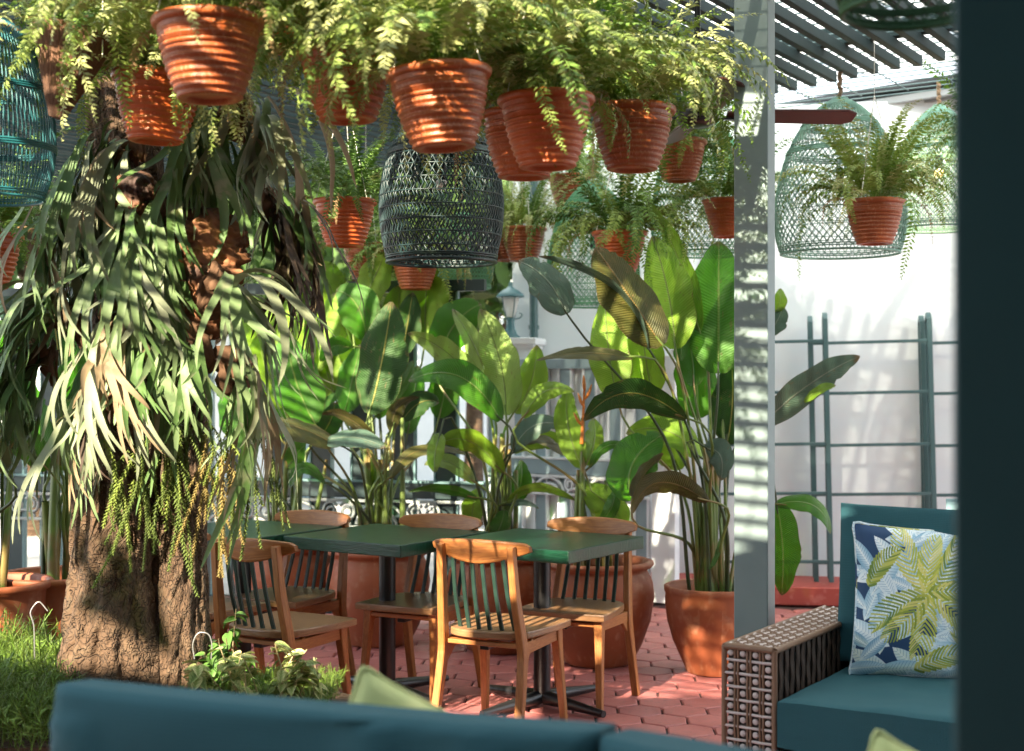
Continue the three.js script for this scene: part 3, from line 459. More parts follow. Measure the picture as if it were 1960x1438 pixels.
// woven cane panel in the x-y plane
function cane(w, h, pitch, r) {
  const tan = [], pale = [], nx = Math.round(w / pitch), ny = Math.round(h / pitch), px = w / nx, py = h / ny;
  const wavy = (a, b, n, ph, amp) => { const pts = []; for (let i = 0; i <= n * 2; i++) pts.push(a.clone().lerp(b, i / (n * 2)).add(V3(0, 0, (i & 1 ? 0 : (((i / 2) + ph) & 1 ? amp : -amp))))); return tube(pts, r, n * 3, 5); };
  for (let i = 0; i <= nx; i++) for (const s of [-0.13, 0.13]) { const x = clamp(i * px + s * px, r, w - r); tan.push(wavy(V3(x, 0, 0), V3(x, h, 0), ny, i, r * 0.35)); }
  for (let j = 0; j <= ny; j++) { const y = clamp(j * py, r, h - r); pale.push(wavy(V3(0, y, 0.001), V3(w, y, 0.001), nx, j + 1, r * 0.35)); }
  for (let i = 0; i < nx; i++) for (let j = 0; j < ny; j++) { const b = new THREE.SphereGeometry(1, 8, 5); b.scale(px * 0.27, py * 0.24, r * 0.9); b.translate((i + 0.5) * px, (j + 0.5) * py, -r * 0.2); pale.push(b); }
  return { tan: M(tan), pale: M(pale) };
}
{
  const c = P(1387, HY, 4.66), s = thing('wicker_sofa', 'woven wicker sofa with teal cushions at the right of the terrace', 'sofa', [c.x, 0, c.z], YAW);
  const h = 0.62, w = 0.18, L = 0.95, arm = new THREE.Group(); arm.name = 'arm'; s.add(arm);
  part('core', box(w - 0.02, h - 0.01, L - 0.01, w / 2, h / 2 - 0.002, -L / 2, 0.012), MAT.wickDark, arm);
  const fr = cane(w, h, 0.045, 0.0052); fr.tan.translate(0, 0, 0.003); fr.pale.translate(0, 0, 0.003);
  const tp = cane(L, w, 0.034, 0.0052), tpM = new THREE.Matrix4().makeBasis(V3(0, 0, -1), V3(-1, 0, 0), V3(0, 1, 0)).setPosition(w, h, 0);
  const il = cane(L, h, 0.05, 0.006), ilM = new THREE.Matrix4().makeBasis(V3(0, 0, -1), V3(0, 1, 0), V3(1, 0, 0)).setPosition(w, 0, 0), olM = new THREE.Matrix4().makeBasis(V3(0, 0, -1), V3(0, 1, 0), V3(-1, 0, 0)).setPosition(0, 0, 0);
  const a = part('tan_weave', M([fr.tan, tp.tan.applyMatrix4(tpM), rod(V3(0.004, h, 0.004), V3(w - 0.004, h, 0.004), 0.011, 8), rod(V3(w, h - 0.002, 0), V3(w, h - 0.002, -L), 0.011, 8), rod(V3(0, h - 0.002, 0), V3(0, h - 0.002, -L), 0.011, 8), rod(V3(w, 0.03, 0.002), V3(w, h, 0.002), 0.01, 8), rod(V3(0, 0.03, 0.002), V3(0, h, 0.002), 0.01, 8)]), MAT.wickTan, arm); a.userData.kind = 'stuff';
  const b = part('pale_weave', M([fr.pale, tp.pale.applyMatrix4(tpM)]), MAT.wickPale, arm); b.userData.kind = 'stuff';
  part('inner_weave', M([il.tan.clone().applyMatrix4(ilM), il.tan.clone().applyMatrix4(olM)]), MAT.wickInner, arm).userData.kind = 'stuff';
  part('frame', M([box(1.5, 0.26, 0.95, w + 0.75, 0.15, -0.475, 0.02), box(1.75, 0.5, 0.08, 0.86, 0.36, -1.02, 0.02)]), MAT.wickDark, s);
  part('seat_cushion', puffy(1.45, 0.9, 0.2, 3, 0.3, 0.014, 0.3).rotateX(-Math.PI / 2).translate(w + 0.745, 0.385, -0.42), MAT.fabric, s).add(...[-0.07, 0.07].map((z) => part('piping', piping(1.45, 0.9, z, 0.005, 0.975).rotateX(-Math.PI / 2).translate(w + 0.745, 0.385, -0.42), MAT.fabric, s)));
  const bc = part('back_cushion', puffy(0.82, 0.58, 0.17, 5, 0.5, 0.016, 0.35), MAT.fabric, s); bc.position.set(w + 0.395, 0.765, -0.7); bc.rotation.x = -0.1; for (const z of [-0.06, 0.06]) part('piping', piping(0.82, 0.58, z, 0.0045, 0.965), MAT.fabric, bc);
  const b2 = part('back_cushion', puffy(0.7, 0.56, 0.17, 8, 0.5, 0.005, 0.3), MAT.paleFabric, s); b2.position.set(w + 0.66, 0.79, -0.93); b2.rotation.x = -0.08;
  const p = P(1782, 1155, 4.88), pil = thing('printed_cushion', 'square cushion with blue and yellow palm-leaf print leaning on the teal sofa back', 'cushion', p, -16 * D2R);
  const pm = part('cover', throwPillow(0.54, 0.15, 4), printMat, pil); pm.rotation.x = -0.16; pm.rotation.z = -0.02;
}
{ // sofa seen from behind, out of focus
  const a = P(188, 1310, 2.52), b = P(1188, 1398, 2.19), dir = V3(b.x - a.x, 0, b.z - a.z), L = dir.length(), yaw = -Math.atan2(dir.z, dir.x), mid = a.clone().add(b).multiplyScalar(0.5);
  const s = thing('near_sofa', 'blurred teal sofa in the foreground seen from behind its back cushions', 'sofa', [mid.x, 0, mid.z], yaw);
  const k1 = part('back_cushion', puffy(L - 0.0, 0.52, 0.25, 11, 0.5, 0.04, 0.72), MAT.fabric, s); k1.position.set(0.0, 0.715, 0.1); k1.rotation.x = -0.12;
  const l = V3(L / 2 + 0.045, 0, 0), k2 = part('back_cushion', puffy(0.82, 0.52, 0.25, 14, 0.5, 0.04, 0.72), MAT.fabric, s); k2.position.set(L / 2 + 0.405, 0.71, 0.2); k2.rotation.set(-0.1, -14 * D2R, 0, 'YXZ');
  part('frame', M([box(L + 0.9, 0.46, 0.08, 0.4, 0.28, 0.27, 0.02), box(L + 0.9, 0.3, 0.75, 0.4, 0.17, -0.15, 0.02)]), MAT.wickDark, s);
  part('seat_cushion', puffy(L + 0.8, 0.7, 0.18, 17, 0.3, 0.003, 0.22).rotateX(-Math.PI / 2).translate(0.4, 0.41, -0.25), MAT.fabric, s);
  const q = thing('yellow_cushion', 'pale yellow-green cushion corner showing above the near teal sofa', 'cushion', P(800, 1572, 2.56), 14 * D2R);
  const qm = part('cover', throwPillow(0.42, 0.13, 6), yellowMat, q); qm.rotation.set(-0.25, 0, -27 * D2R);
  const q2 = thing('yellow_cushion', 'blurred printed cushion corner at the bottom right by the dark post', 'cushion', P(1775, 1640, 2.3), -10 * D2R);
  const q2m = part('cover', throwPillow(0.3, 0.12, 7), yellowMat, q2); q2m.rotation.set(-0.3, 0, -0.42);
}

// ---------------------------------------------------------------- banana plants in clay pots
function bladeGeo(b, c, t, w, roll, seed) {                    // b base, c middle, t tip (metres), w full width
  const N = 26, K = 8, ph = seed * 2.1, fold = 0.18 + 0.14 * Math.sin(seed * 5.3), ctrl = c.clone().multiplyScalar(2).addScaledVector(b, -0.5).addScaledVector(t, -0.5);
  const at = (s) => b.clone().multiplyScalar((1 - s) * (1 - s)).addScaledVector(ctrl, 2 * s * (1 - s)).addScaledVector(t, s * s);
  const tan = (s) => ctrl.clone().sub(b).multiplyScalar(2 * (1 - s)).addScaledVector(t.clone().sub(ctrl), 2 * s).normalize();
  const mid = at(0.5), toEye = V3(0, EYE, 0).sub(mid).normalize(), L = b.distanceTo(t);
  const tears = [...Array(3)].map((_, i) => [0.25 + 0.6 * Math.abs(Math.sin(seed * 3.7 + i * 2.3)), Math.sin(seed * 7 + i * 5) > 0 ? 1 : -1, 0.12 + 0.2 * Math.abs(Math.sin(seed * 1.3 + i))]);
  return sheet(K, N, (u, v) => {
    const T = tan(v), n0 = toEye.clone().addScaledVector(T, -toEye.dot(T)).normalize(), n = n0.applyAxisAngle(T, roll + 0.25 * Math.sin(v * 3 + ph)), s = new THREE.Vector3().crossVectors(T, n).normalize(), x = u * 2 - 1, a = Math.abs(x);
    let half = w / 2 * Math.pow(Math.sin(Math.PI * Math.pow(clamp(v * 0.985 + 0.012), 0.82)), 0.62) * (1 + 0.05 * Math.sin(v * 17 + ph + x));
    for (const [tv, sd, dp] of tears) if (sd * x > 0) half *= 1 - dp * a * (1 - smooth(0.0, 0.022, Math.abs(v - tv - a * 0.05)));
    const rip = Math.sin(v * 22 + ph + x * 1.5) * 0.05 * a * a + Math.sin(v * 9 + ph * 2 + (x > 0 ? 1 : 0)) * 0.07 * a;
    return at(v).addScaledVector(s, x * half * (1 - 0.12 * fold * a)).addScaledVector(n, (fold * a * half * 1.1 + rip * half) - a * a * half * 0.2);
  });
}
function clayPot(name, profile, o) {
  part('pot', lathe(profile, 56), MAT.terracotta, o);
}
const POT_BULGE = [[0.001, 0.004], [0.17, 0], [0.186, 0.01], [0.235, 0.1], [0.282, 0.23], [0.302, 0.36], [0.293, 0.44], [0.268, 0.492], [0.262, 0.508], [0.288, 0.518], [0.3, 0.532], [0.298, 0.547], [0.28, 0.553], [0.258, 0.545], [0.25, 0.5], [0.262, 0.42], [0.001, 0.42]];
const POT_CUP = [[0.001, 0.004], [0.13, 0], [0.146, 0.008], [0.178, 0.08], [0.218, 0.17], [0.246, 0.27], [0.257, 0.36], [0.255, 0.415], [0.262, 0.425], [0.262, 0.45], [0.25, 0.456], [0.236, 0.448], [0.232, 0.39], [0.001, 0.385]];
const POT_TALL = [[0.001, 0.004], [0.15, 0], [0.17, 0.01], [0.2, 0.15], [0.225, 0.35], [0.235, 0.55], [0.24, 0.6], [0.262, 0.612], [0.266, 0.632], [0.255, 0.642], [0.232, 0.634], [0.224, 0.56], [0.001, 0.55]];
function bananaPlant(label, px, d, profile, soilY, stems, rows, seed) {
  const c = P(px, HY, d), o = thing('banana_plant', label, 'potted plant', [c.x, 0, c.z], 0, 'banana plants in clay pots'), inv = o.position.clone();
  clayPot('pot', profile, o);
  part('soil', new THREE.CircleGeometry(profile[profile.length - 2][0] - 0.002, 32).rotateX(-Math.PI / 2).translate(0, soilY + 0.006, 0), MAT.soil, o);
  reseed(seed);
  for (const [sx, sy, r, dx] of stems) {                       // thick false stems: px at soil, top, radius
    const top = P(sx, sy, d).sub(inv), root = V3(clamp((dx ?? sx) === sx ? top.x * 0.6 : (dx - px) / F * d, -0.16, 0.16), soilY, rr(-0.06, 0.06));
    part('stem', tube([root, root.clone().lerp(top, 0.5).add(V3(rr(-0.01, 0.01), 0, 0)), top], (v) => r * (1 - 0.45 * v), 12, 9), MAT.stalk, o);
  }
  rows.forEach(([bx, by, tx, ty, w, mx, my, roll, mat, db = 0, dt = 0, stalk = 1], i) => {
    const b = P(bx, by, d + db), t = P(tx, ty, d + dt), m = P((bx + tx) / 2 + mx, (by + ty) / 2 + my, d + (db + dt) / 2 - 0.02);
    const g = bladeGeo(b, m, t, w / F * d, roll * D2R * (i % 2 ? 1 : -1), seed + i); g.translate(-inv.x, -inv.y, -inv.z);
    part('leaf', g, MAT.leaf[mat], o);
    if (!stalk) return;
    const root = V3(rr(-0.07, 0.07) + (bx - px) * 0.00025, soilY, rr(-0.07, 0.07)), bl = b.clone().sub(inv), dir = m.clone().sub(b).normalize(), H = bl.y - soilY;
    const pts = [root, root.clone().lerp(bl, 0.45).add(V3((root.x - bl.x) * 0.25, H * 0.1, 0)), bl.clone().addScaledVector(dir, -0.12).lerp(V3(root.x, bl.y, root.z), 0.04), bl.clone().addScaledVector(dir, 0.06)];
    part('leaf_stalk', tube(pts, (v) => 0.0115 - 0.006 * v, 16, 6), mat === 's' || i % 4 === 3 ? MAT.stalkDark : MAT.stalk, o);
  });
  return o;
}
bananaPlant('tall banana plant in the smooth clay pot next to the grey post', 1368, 7.2, POT_CUP, 0.385, [[1352, 850, 0.03, 1352], [1372, 900, 0.028, 1366], [1340, 960, 0.02, 1344]], [
  [1293, 668, 1249, 452, 98, 8, 0, 10, 'b', -0.12, 0], [1267, 662, 1140, 474, 108, -5, -10, 20, 'o', -0.2, -0.25], [1338, 634, 1237, 380, 50, 12, -10, 40, 'b', 0, 0.1],
  [1375, 715, 1376, 462, 134, 0, 0, 8, 'g', -0.05, 0.1], [1303, 690, 1299, 526, 44, 6, 0, 30, 'g', 0.02, 0.05, 0], [1328, 739, 1306, 600, 74, 5, 0, 15, 'g', 0.1, 0.2],
  [1240, 669, 1031, 491, 38, 38, -32, 55, 's', -0.2, -0.35], [1083, 602, 992, 500, 84, 10, -14, 25, 's', -0.25, -0.3], [1182, 765, 1159, 567, 82, -6, 0, 10, 'b', 0.15, 0.2],
  [1210, 686, 1027, 690, 34, 0, -12, 55, 'o', -0.3, -0.4], [1313, 803, 1117, 806, 62, -10, -52, 35, 'd', -0.3, -0.3], [1341, 878, 1199, 831, 66, 5, -30, 20, 'b', 0.2, 0.25],
  [1210, 958, 1270, 832, 104, -28, -8, 12, 'g', -0.1, 0], [1213, 952, 1270, 868, 44, -10, 0, 45, 'o', -0.16, -0.1, 0], [1355, 961, 1212, 983, 50, -22, -48, 35, 'o', -0.25, -0.35],
  [1350, 858, 1380, 920, 54, 14, -16, 20, 's', -0.2, -0.25], [1392, 850, 1400, 690, 86, 6, 0, 15, 'd', 0.1, 0.12], [1440, 830, 1646, 682, 66, 0, -16, 22, 's', 0.25, 0.05],
  [1540, 770, 1600, 738, 24, 0, -8, 30, 'b', 0.1, 0.05, 0], [1486, 962, 1496, 1140, 74, 8, 0, 15, 'g', 0.1, 0.1], [1484, 966, 1590, 1022, 38, 20, -26, 30, 'g', 0.1, 0],
  [1484, 600, 1494, 552, 30, 4, 0, 20, 'b', 0.2, 0.2, 0], [1470, 640, 1498, 588, 44, 4, 0, 30, 's', 0.2, 0.2], [1420, 640, 1455, 480, 80, 4, 0, 20, 'g', 0.25, 0.3], [1358, 1090, 1378, 1030, 14, 6, 0, 30, 'g', -0.1, -0.1, 0], [1335, 800, 1322, 640, 92, 4, 0, 10, 'g', 0.2, 0.25], [1385, 700, 1398, 540, 96, 0, 0, 14, 'g', 0.15, 0.2], [1250, 760, 1228, 600, 78, -4, 0, 16, 'b', 0.3, 0.35], [1300, 900, 1262, 770, 74, -6, 0, 18, 'b', 0.28, 0.3],
], 301);
const flowerPlant = bananaPlant('banana plant with an orange flower spike in the big round clay pot', 1145, 7.46, POT_BULGE, 0.42, [[1116, 800, 0.022, 1110], [1108, 900, 0.024, 1106], [1160, 920, 0.018, 1152]], [
  [1115, 895, 1086, 742, 60, -12, 0, 15, 'b', 0, 0.1], [1122, 890, 1136, 800, 48, 8, 0, 15, 'b', 0.05, 0.15], [1002, 800, 1099, 750, 40, -6, -26, 20, 'b', -0.1, -0.1],
  [1190, 1012, 1104, 925, 66, 12, -6, 15, 'b', -0.05, 0], [1130, 895, 1212, 858, 20, -10, -22, 30, 'g', 0, 0], [1150, 1000, 1175, 940, 34, 8, 0, 30, 'g', -0.1, -0.1],
], 331);
{
  const inv = flowerPlant.position, at = (x, y) => P(x, y, 7.42).sub(inv), pieces = [tube([at(1113, 850), at(1116, 800), at(1119, 725)], (v) => 0.011 - 0.006 * v, 10, 6)];
  [[1118, 800, 1136, 768], [1117, 815, 1098, 790], [1119, 780, 1106, 752], [1119, 765, 1133, 735], [1119, 750, 1117, 718]].forEach(([a, b, c, e], i) => { const p0 = at(a, b), p1 = at(c, e), m = p0.clone().lerp(p1, 0.5).add(V3(0, -0.012, 0.01)); pieces.push(tube([p0, m, p1], (v) => 0.0095 * Math.pow(Math.sin(Math.PI * (0.12 + v * 0.86)), 0.7), 10, 6)); });
  part('flower', M(pieces), MAT.bract, flowerPlant);
}
bananaPlant('pale-leaved banana plant behind the near chair, between the two green tables', 958, 7.82, POT_BULGE, 0.42, [[962, 830, 0.028, 955], [975, 860, 0.022, 966], [945, 880, 0.022, 944], [988, 900, 0.02, 980]], [
  [968, 795, 919, 592, 78, 14, 0, 8, 'p', -0.1, 0], [940, 775, 866, 592, 52, 14, 0, 15, 'p', 0, 0.1], [912, 755, 780, 638, 60, 16, -16, 20, 'p', -0.1, -0.1], [958, 805, 782, 730, 66, 10, -46, 25, 'g', -0.2, -0.3],
  [845, 680, 921, 583, 90, -10, -14, 15, 'g', 0.4, 0.4], [985, 790, 1027, 661, 66, 10, 8, 12, 'b', 0.05, 0.1], [962, 905, 844, 848, 54, 0, -30, 25, 'b', -0.15, -0.25], [843, 830, 832, 905, 38, -4, 0, 15, 'b', -0.25, -0.3],
  [913, 955, 781, 942, 24, 0, -14, 35, 'g', -0.2, -0.3], [908, 925, 812, 890, 32, 0, -22, 25, 'p', -0.2, -0.2], [982, 865, 1080, 815, 48, -10, -24, 35, 's', -0.1, -0.1], [985, 868, 1092, 868, 44, 0, -26, 30, 'b', 0.05, 0.05],
  [1000, 850, 1078, 872, 32, 0, -20, 45, 'o', -0.04, -0.04], [972, 963, 1104, 960, 28, -10, -28, 35, 'b', -0.1, -0.1], [975, 968, 1032, 974, 16, 0, -8, 30, 's', -0.05, -0.05], [985, 960, 997, 880, 44, 6, 0, 20, 'g', 0.1, 0.1], [905, 1005, 918, 935, 46, -6, 0, 15, 'b', 0.1, 0.1], [945, 1030, 965, 975, 40, 4, 0, 20, 'g', -0.1, -0.1],
], 361);
bananaPlant('dark-leaved banana plant behind the left green table, left of the woven lamp', 724, 8.02, POT_BULGE, 0.42, [[700, 860, 0.03, 708], [728, 880, 0.036, 722], [735, 930, 0.026, 738], [770, 800, 0.02, 772]], [
  [707, 792, 749, 578, 98, 4, 0, 8, 'd', -0.1, 0], [720, 800, 792, 690, 46, 8, 0, 35, 'g', -0.05, 0], [812, 660, 818, 500, 104, 0, 0, 10, 'b', 0.4, 0.5], [702, 652, 643, 556, 88, 10, -20, 15, 'g', 0.2, 0.2],
  [671, 667, 613, 692, 38, -4, -16, 25, 'g', 0, -0.1], [602, 812, 548, 640, 98, -10, 0, 12, 'g', -0.2, -0.1], [620, 845, 738, 858, 48, 0, -14, 35, 's', -0.3, -0.45], [640, 852, 510, 812, 62, 0, -12, 38, 'o', -0.3, -0.4],
  [719, 843, 615, 794, 32, -6, -20, 42, 'o', -0.1, -0.1], [750, 828, 801, 761, 36, -14, -14, 45, 'o', -0.15, -0.1], [770, 805, 840, 772, 48, 0, -18, 25, 'd', 0.1, 0.1], [622, 925, 554, 937, 28, -8, -34, 38, 'g', -0.2, -0.3],
  [690, 590, 740, 480, 74, 0, 0, 15, 'b', 0.5, 0.5], [650, 600, 606, 500, 92, 0, -10, 15, 'b', 0.6, 0.6], [745, 917, 914, 876, 34, -20, -36, 42, 'o', -0.1, -0.1], [715, 945, 712, 868, 36, 4, 0, 20, 'b', 0.05, 0.05], [770, 680, 790, 560, 60, 0, 0, 20, 'd', 0.35, 0.4], [600, 850, 640, 770, 50, 10, 0, 20, 'd', 0.1, 0.1], [660, 790, 690, 660, 66, 0, 0, 14, 'g', 0.3, 0.35], [780, 830, 800, 700, 60, 0, 0, 18, 'g', 0.25, 0.3], [640, 760, 600, 650, 70, 0, -10, 16, 'b', 0.4, 0.45], [840, 800, 870, 660, 70, 0, 0, 16, 'g', 0.5, 0.55], [760, 660, 765, 545, 80, 0, 0, 12, 'b', 0.55, 0.6],
], 391);
bananaPlant('bright banana plant behind the hanging fronds, farthest left of the row by the gate', 545, 8.28, POT_BULGE, 0.42, [[575, 900, 0.026, 560], [548, 880, 0.026, 540], [625, 880, 0.018, 580]], [
  [560, 700, 530, 545, 84, 0, 0, 12, 'b', 0, 0.1], [540, 780, 496, 640, 76, -8, 0, 15, 'b', -0.1, -0.1], [590, 720, 640, 560, 70, 0, 0, 20, 'b', 0.1, 0.2], [548, 899, 586, 850, 42, 4, -10, 20, 'g', 0, 0], [536, 840, 470, 760, 80, -4, -20, 20, 'g', 0, 0], [520, 700, 450, 560, 80, 0, -12, 18, 'b', 0.2, 0.3], [600, 800, 660, 700, 56, 0, 0, 25, 'd', 0.15, 0.2], [570, 640, 600, 470, 80, 0, 0, 15, 'b', 0.3, 0.4], [480, 860, 420, 720, 90, 0, -10, 15, 'g', 0.2, 0.3], [520, 840, 545, 720, 80, 0, 0, 12, 'g', 0.1, 0.1], [640, 700, 690, 570, 76, 0, 0, 16, 'b', 0.35, 0.4], [610, 760, 585, 620, 84, 0, 0, 14, 'g', 0.15, 0.2],
], 421);
bananaPlant('banana plant in a tall clay pot at the far left, behind the tree trunk', 105, 6.3, POT_TALL, 0.55, [[112, 800, 0.03, 112], [128, 860, 0.024, 122], [86, 960, 0.03, 96]], [
  [100, 880, 30, 700, 84, -12, 0, 15, 'g', 0, 0.1], [125, 860, 165, 700, 70, 6, 0, 15, 'd', 0.1, 0.1], [90, 900, 6, 800, 70, -10, -20, 25, 'g', -0.1, -0.2], [115, 700, 90, 520, 90, 0, 0, 15, 'd', 0.2, 0.3], [120, 760, 230, 640, 90, 0, -16, 20, 'g', 0.2, 0.2], [70, 660, -10, 580, 60, 0, -20, 25, 's', 0, -0.1], [110, 900, 150, 850, 40, 4, -10, 20, 'b', 0, 0], [60, 820, -20, 700, 80, 0, -10, 20, 'd', 0.15, 0.2],
], 451);
bananaPlant('banana plant at the very left edge, its clay pot cut by the frame', -18, 6.05, POT_TALL, 0.55, [[-10, 800, 0.03, -12], [20, 900, 0.022, 4]], [
  [0, 800, 20, 620, 90, 0, 0, 15, 'g', 0, 0], [20, 860, 70, 760, 60, 4, -10, 20, 'd', -0.05, -0.1], [-10, 780, -60, 600, 90, 0, 0, 15, 'g', 0, 0], [10, 900, -50, 820, 60, 0, -20, 25, 'o', -0.1, -0.1],
], 481);

// ---------------------------------------------------------------- planter with the old tree
const BED = 0.33;
{
  const outline = new THREE.Shape(), pts = [[-2.75, 4.5], [-0.62, 4.62], [-0.58, 5.3], [-0.9, 5.62], [-2.75, 5.75]];
  pts.forEach(([x, d], i) => (i ? outline.lineTo(x, d) : outline.moveTo(x, d)));
  const g = new THREE.ExtrudeGeometry(outline, { depth: BED - 0.03, bevelEnabled: false }); g.rotateX(-Math.PI / 2); boxUV(g, 0); struct('planter_bed', g, MAT.soil);
  const kerb = thing('planter_kerb', 'terracotta coloured kerb round the raised planter of the old tree', 'kerb'); kerb.userData.kind = 'structure';
  for (let i = 0; i < pts.length - 1; i++) { const a = V3(pts[i][0], 0, -pts[i][1]), b = V3(pts[i + 1][0], 0, -pts[i + 1][1]), n = Math.max(1, Math.round(a.distanceTo(b) / 0.3)); for (let k = 0; k < n; k++) { const p = a.clone().lerp(b, (k + 0.02) / n), q = a.clone().lerp(b, (k + 0.98) / n); p.y = q.y = BED / 2 + 0.01; part('kerb_stone', bar(p, q, BED + 0.02, 0.09, 0.01, V3(0, 1, 0)).translate(0, 0, 0), MAT.terracotta, kerb); } }
}
const TREE = P(240, HY, 5.18); TREE.y = BED - 0.02;
function barkTube(pts, rad, nu, nv, amp, seed) {
  const c = new THREE.CatmullRomCurve3(pts), f = c.computeFrenetFrames(nv), L = c.getLength();
  return sheet(nu, nv, (u, v) => {
    const i = Math.round(v * nv), q = c.getPointAt(v), uu = u === 1 ? 0 : u, n1 = fbm(uu, v * 2, 4, 3, seed), n2 = fbm(uu, v * 2, 16, 4, seed + 5, 2, 1), n3 = fbm(uu, v * 2, 64, 2, seed + 8), a = u * Math.PI * 2;
    const r = rad(v) * (1 + (n1 - 0.5) * 0.3) + amp * (smooth(0.32, 0.6, n2) - 0.5) + amp * 0.5 * (n3 - 0.5);
    return q.clone().addScaledVector(f.normals[i], Math.cos(a) * r).addScaledVector(f.binormals[i], Math.sin(a) * r);
  }, (u, v) => [u * 1.2, v * L]);
}
{
  const t = thing('old_tree', 'thick old tree trunk covered with staghorn ferns rising out of the planter', 'tree', TREE);
  part('trunk', barkTube([V3(-0.05, -0.05, 0), V3(-0.035, 0.4, 0), V3(-0.03, 0.9, 0.01), V3(0.03, 1.5, 0), V3(-0.02, 2.2, -0.02), V3(-0.14, 3.0, -0.1), V3(-0.4, 4.2, -0.3)], (v) => 0.17 + 0.1 * Math.pow(Math.max(0, 1 - v * 6), 1.6) - 0.08 * v, 120, 300, 0.022, 3), MAT.bark, t);
  part('limb', barkTube([V3(0.17, -0.05, -0.03), V3(0.185, 0.4, -0.03), V3(0.2, 0.9, -0.04), V3(0.21, 1.4, -0.06), V3(0.26, 2.1, -0.1), V3(0.5, 3.1, -0.3), V3(0.9, 4.3, -0.5)], (v) => 0.1 + 0.05 * Math.pow(Math.max(0, 1 - v * 6), 1.6) - 0.045 * v, 80, 240, 0.018, 7), MAT.bark, t);
  part('limb', barkTube([V3(-0.3, 3.6, -0.2), V3(-1.2, 4.2, 1.2), V3(-3.8, 4.8, 3.6)], (v) => 0.07 * (1 - v * 0.6), 20, 30, 0.01, 9), MAT.bark, t);
  const burl = sheet(90, 90, (u, v) => { const a = u * Math.PI * 2, y = v * 2 - 1, n = fbm(u === 1 ? 0 : u, v, 4, 5, 12) - 0.5, n2 = fbm(u === 1 ? 0 : u, v, 16, 3, 15) - 0.5, r = (0.115 + 0.05 * y * 0.4) * Math.pow(1 - Math.pow(Math.abs(y), 6), 0.5) * (1 + n * 0.8 + n2 * 0.5 + 0.5 * Math.abs(fbm(u === 1 ? 0 : u, v, 12, 3, 19, 2, 1) - 0.5) + 0.25 * (fbm(u === 1 ? 0 : u, v, 48, 2, 22) - 0.5)); return [Math.cos(a) * r, y * 0.24, Math.sin(a) * r * 0.8]; }, (u, v) => [u * 0.8, v * 0.5]);
  const bm = part('dead_wood', burl, MAT.rawWood, t); bm.position.copy(P(398, 525, 4.98).sub(TREE));
  const bm2 = part('dead_wood', burl, MAT.rawWood, t); bm2.position.copy(P(262, 440, 4.99).sub(TREE)); bm2.rotation.set(0.2, 2, 0.2); bm2.scale.set(0.7, 0.9, 0.7);
  reseed(71);
  const leaf = sheet(2, 3, (u, v) => [(u - 0.5) * 0.1 * Math.sin(Math.PI * (0.08 + v * 0.9)), v * 0.2, -v * v * 0.05]), N = 3600, cr = new THREE.InstancedMesh(leaf, thin(rgb(1, 1, 1), 0.4, 0.6), N), o = new THREE.Object3D();
  const clumps = [...Array(26)].map(() => V3(rr(-5.8, -2.9), rr(4.0, 5.8), rr(2.0, 5.6)));
  for (let i = 0; i < N; i++) { const c = pick(clumps); o.position.set(c.x + (rnd() + rnd() - 1) * 0.75, c.y + (rnd() + rnd() - 1) * 0.5, c.z + (rnd() + rnd() - 1) * 0.75); o.rotation.set(rr(-1.4, 1.4), rr(0, 6.3), rr(-1, 1)); o.scale.setScalar(rr(0.8, 1.6)); o.updateMatrix(); cr.setMatrixAt(i, o.matrix); const s = rr(0.7, 1.3); cr.setColorAt(i, rgb(0.09 * s, 0.18 * s, 0.04 * s)); }
  cr.name = 'crown'; cr.userData.kind = 'stuff'; cr.castShadow = cr.receiveShadow = true; t.add(cr);
}
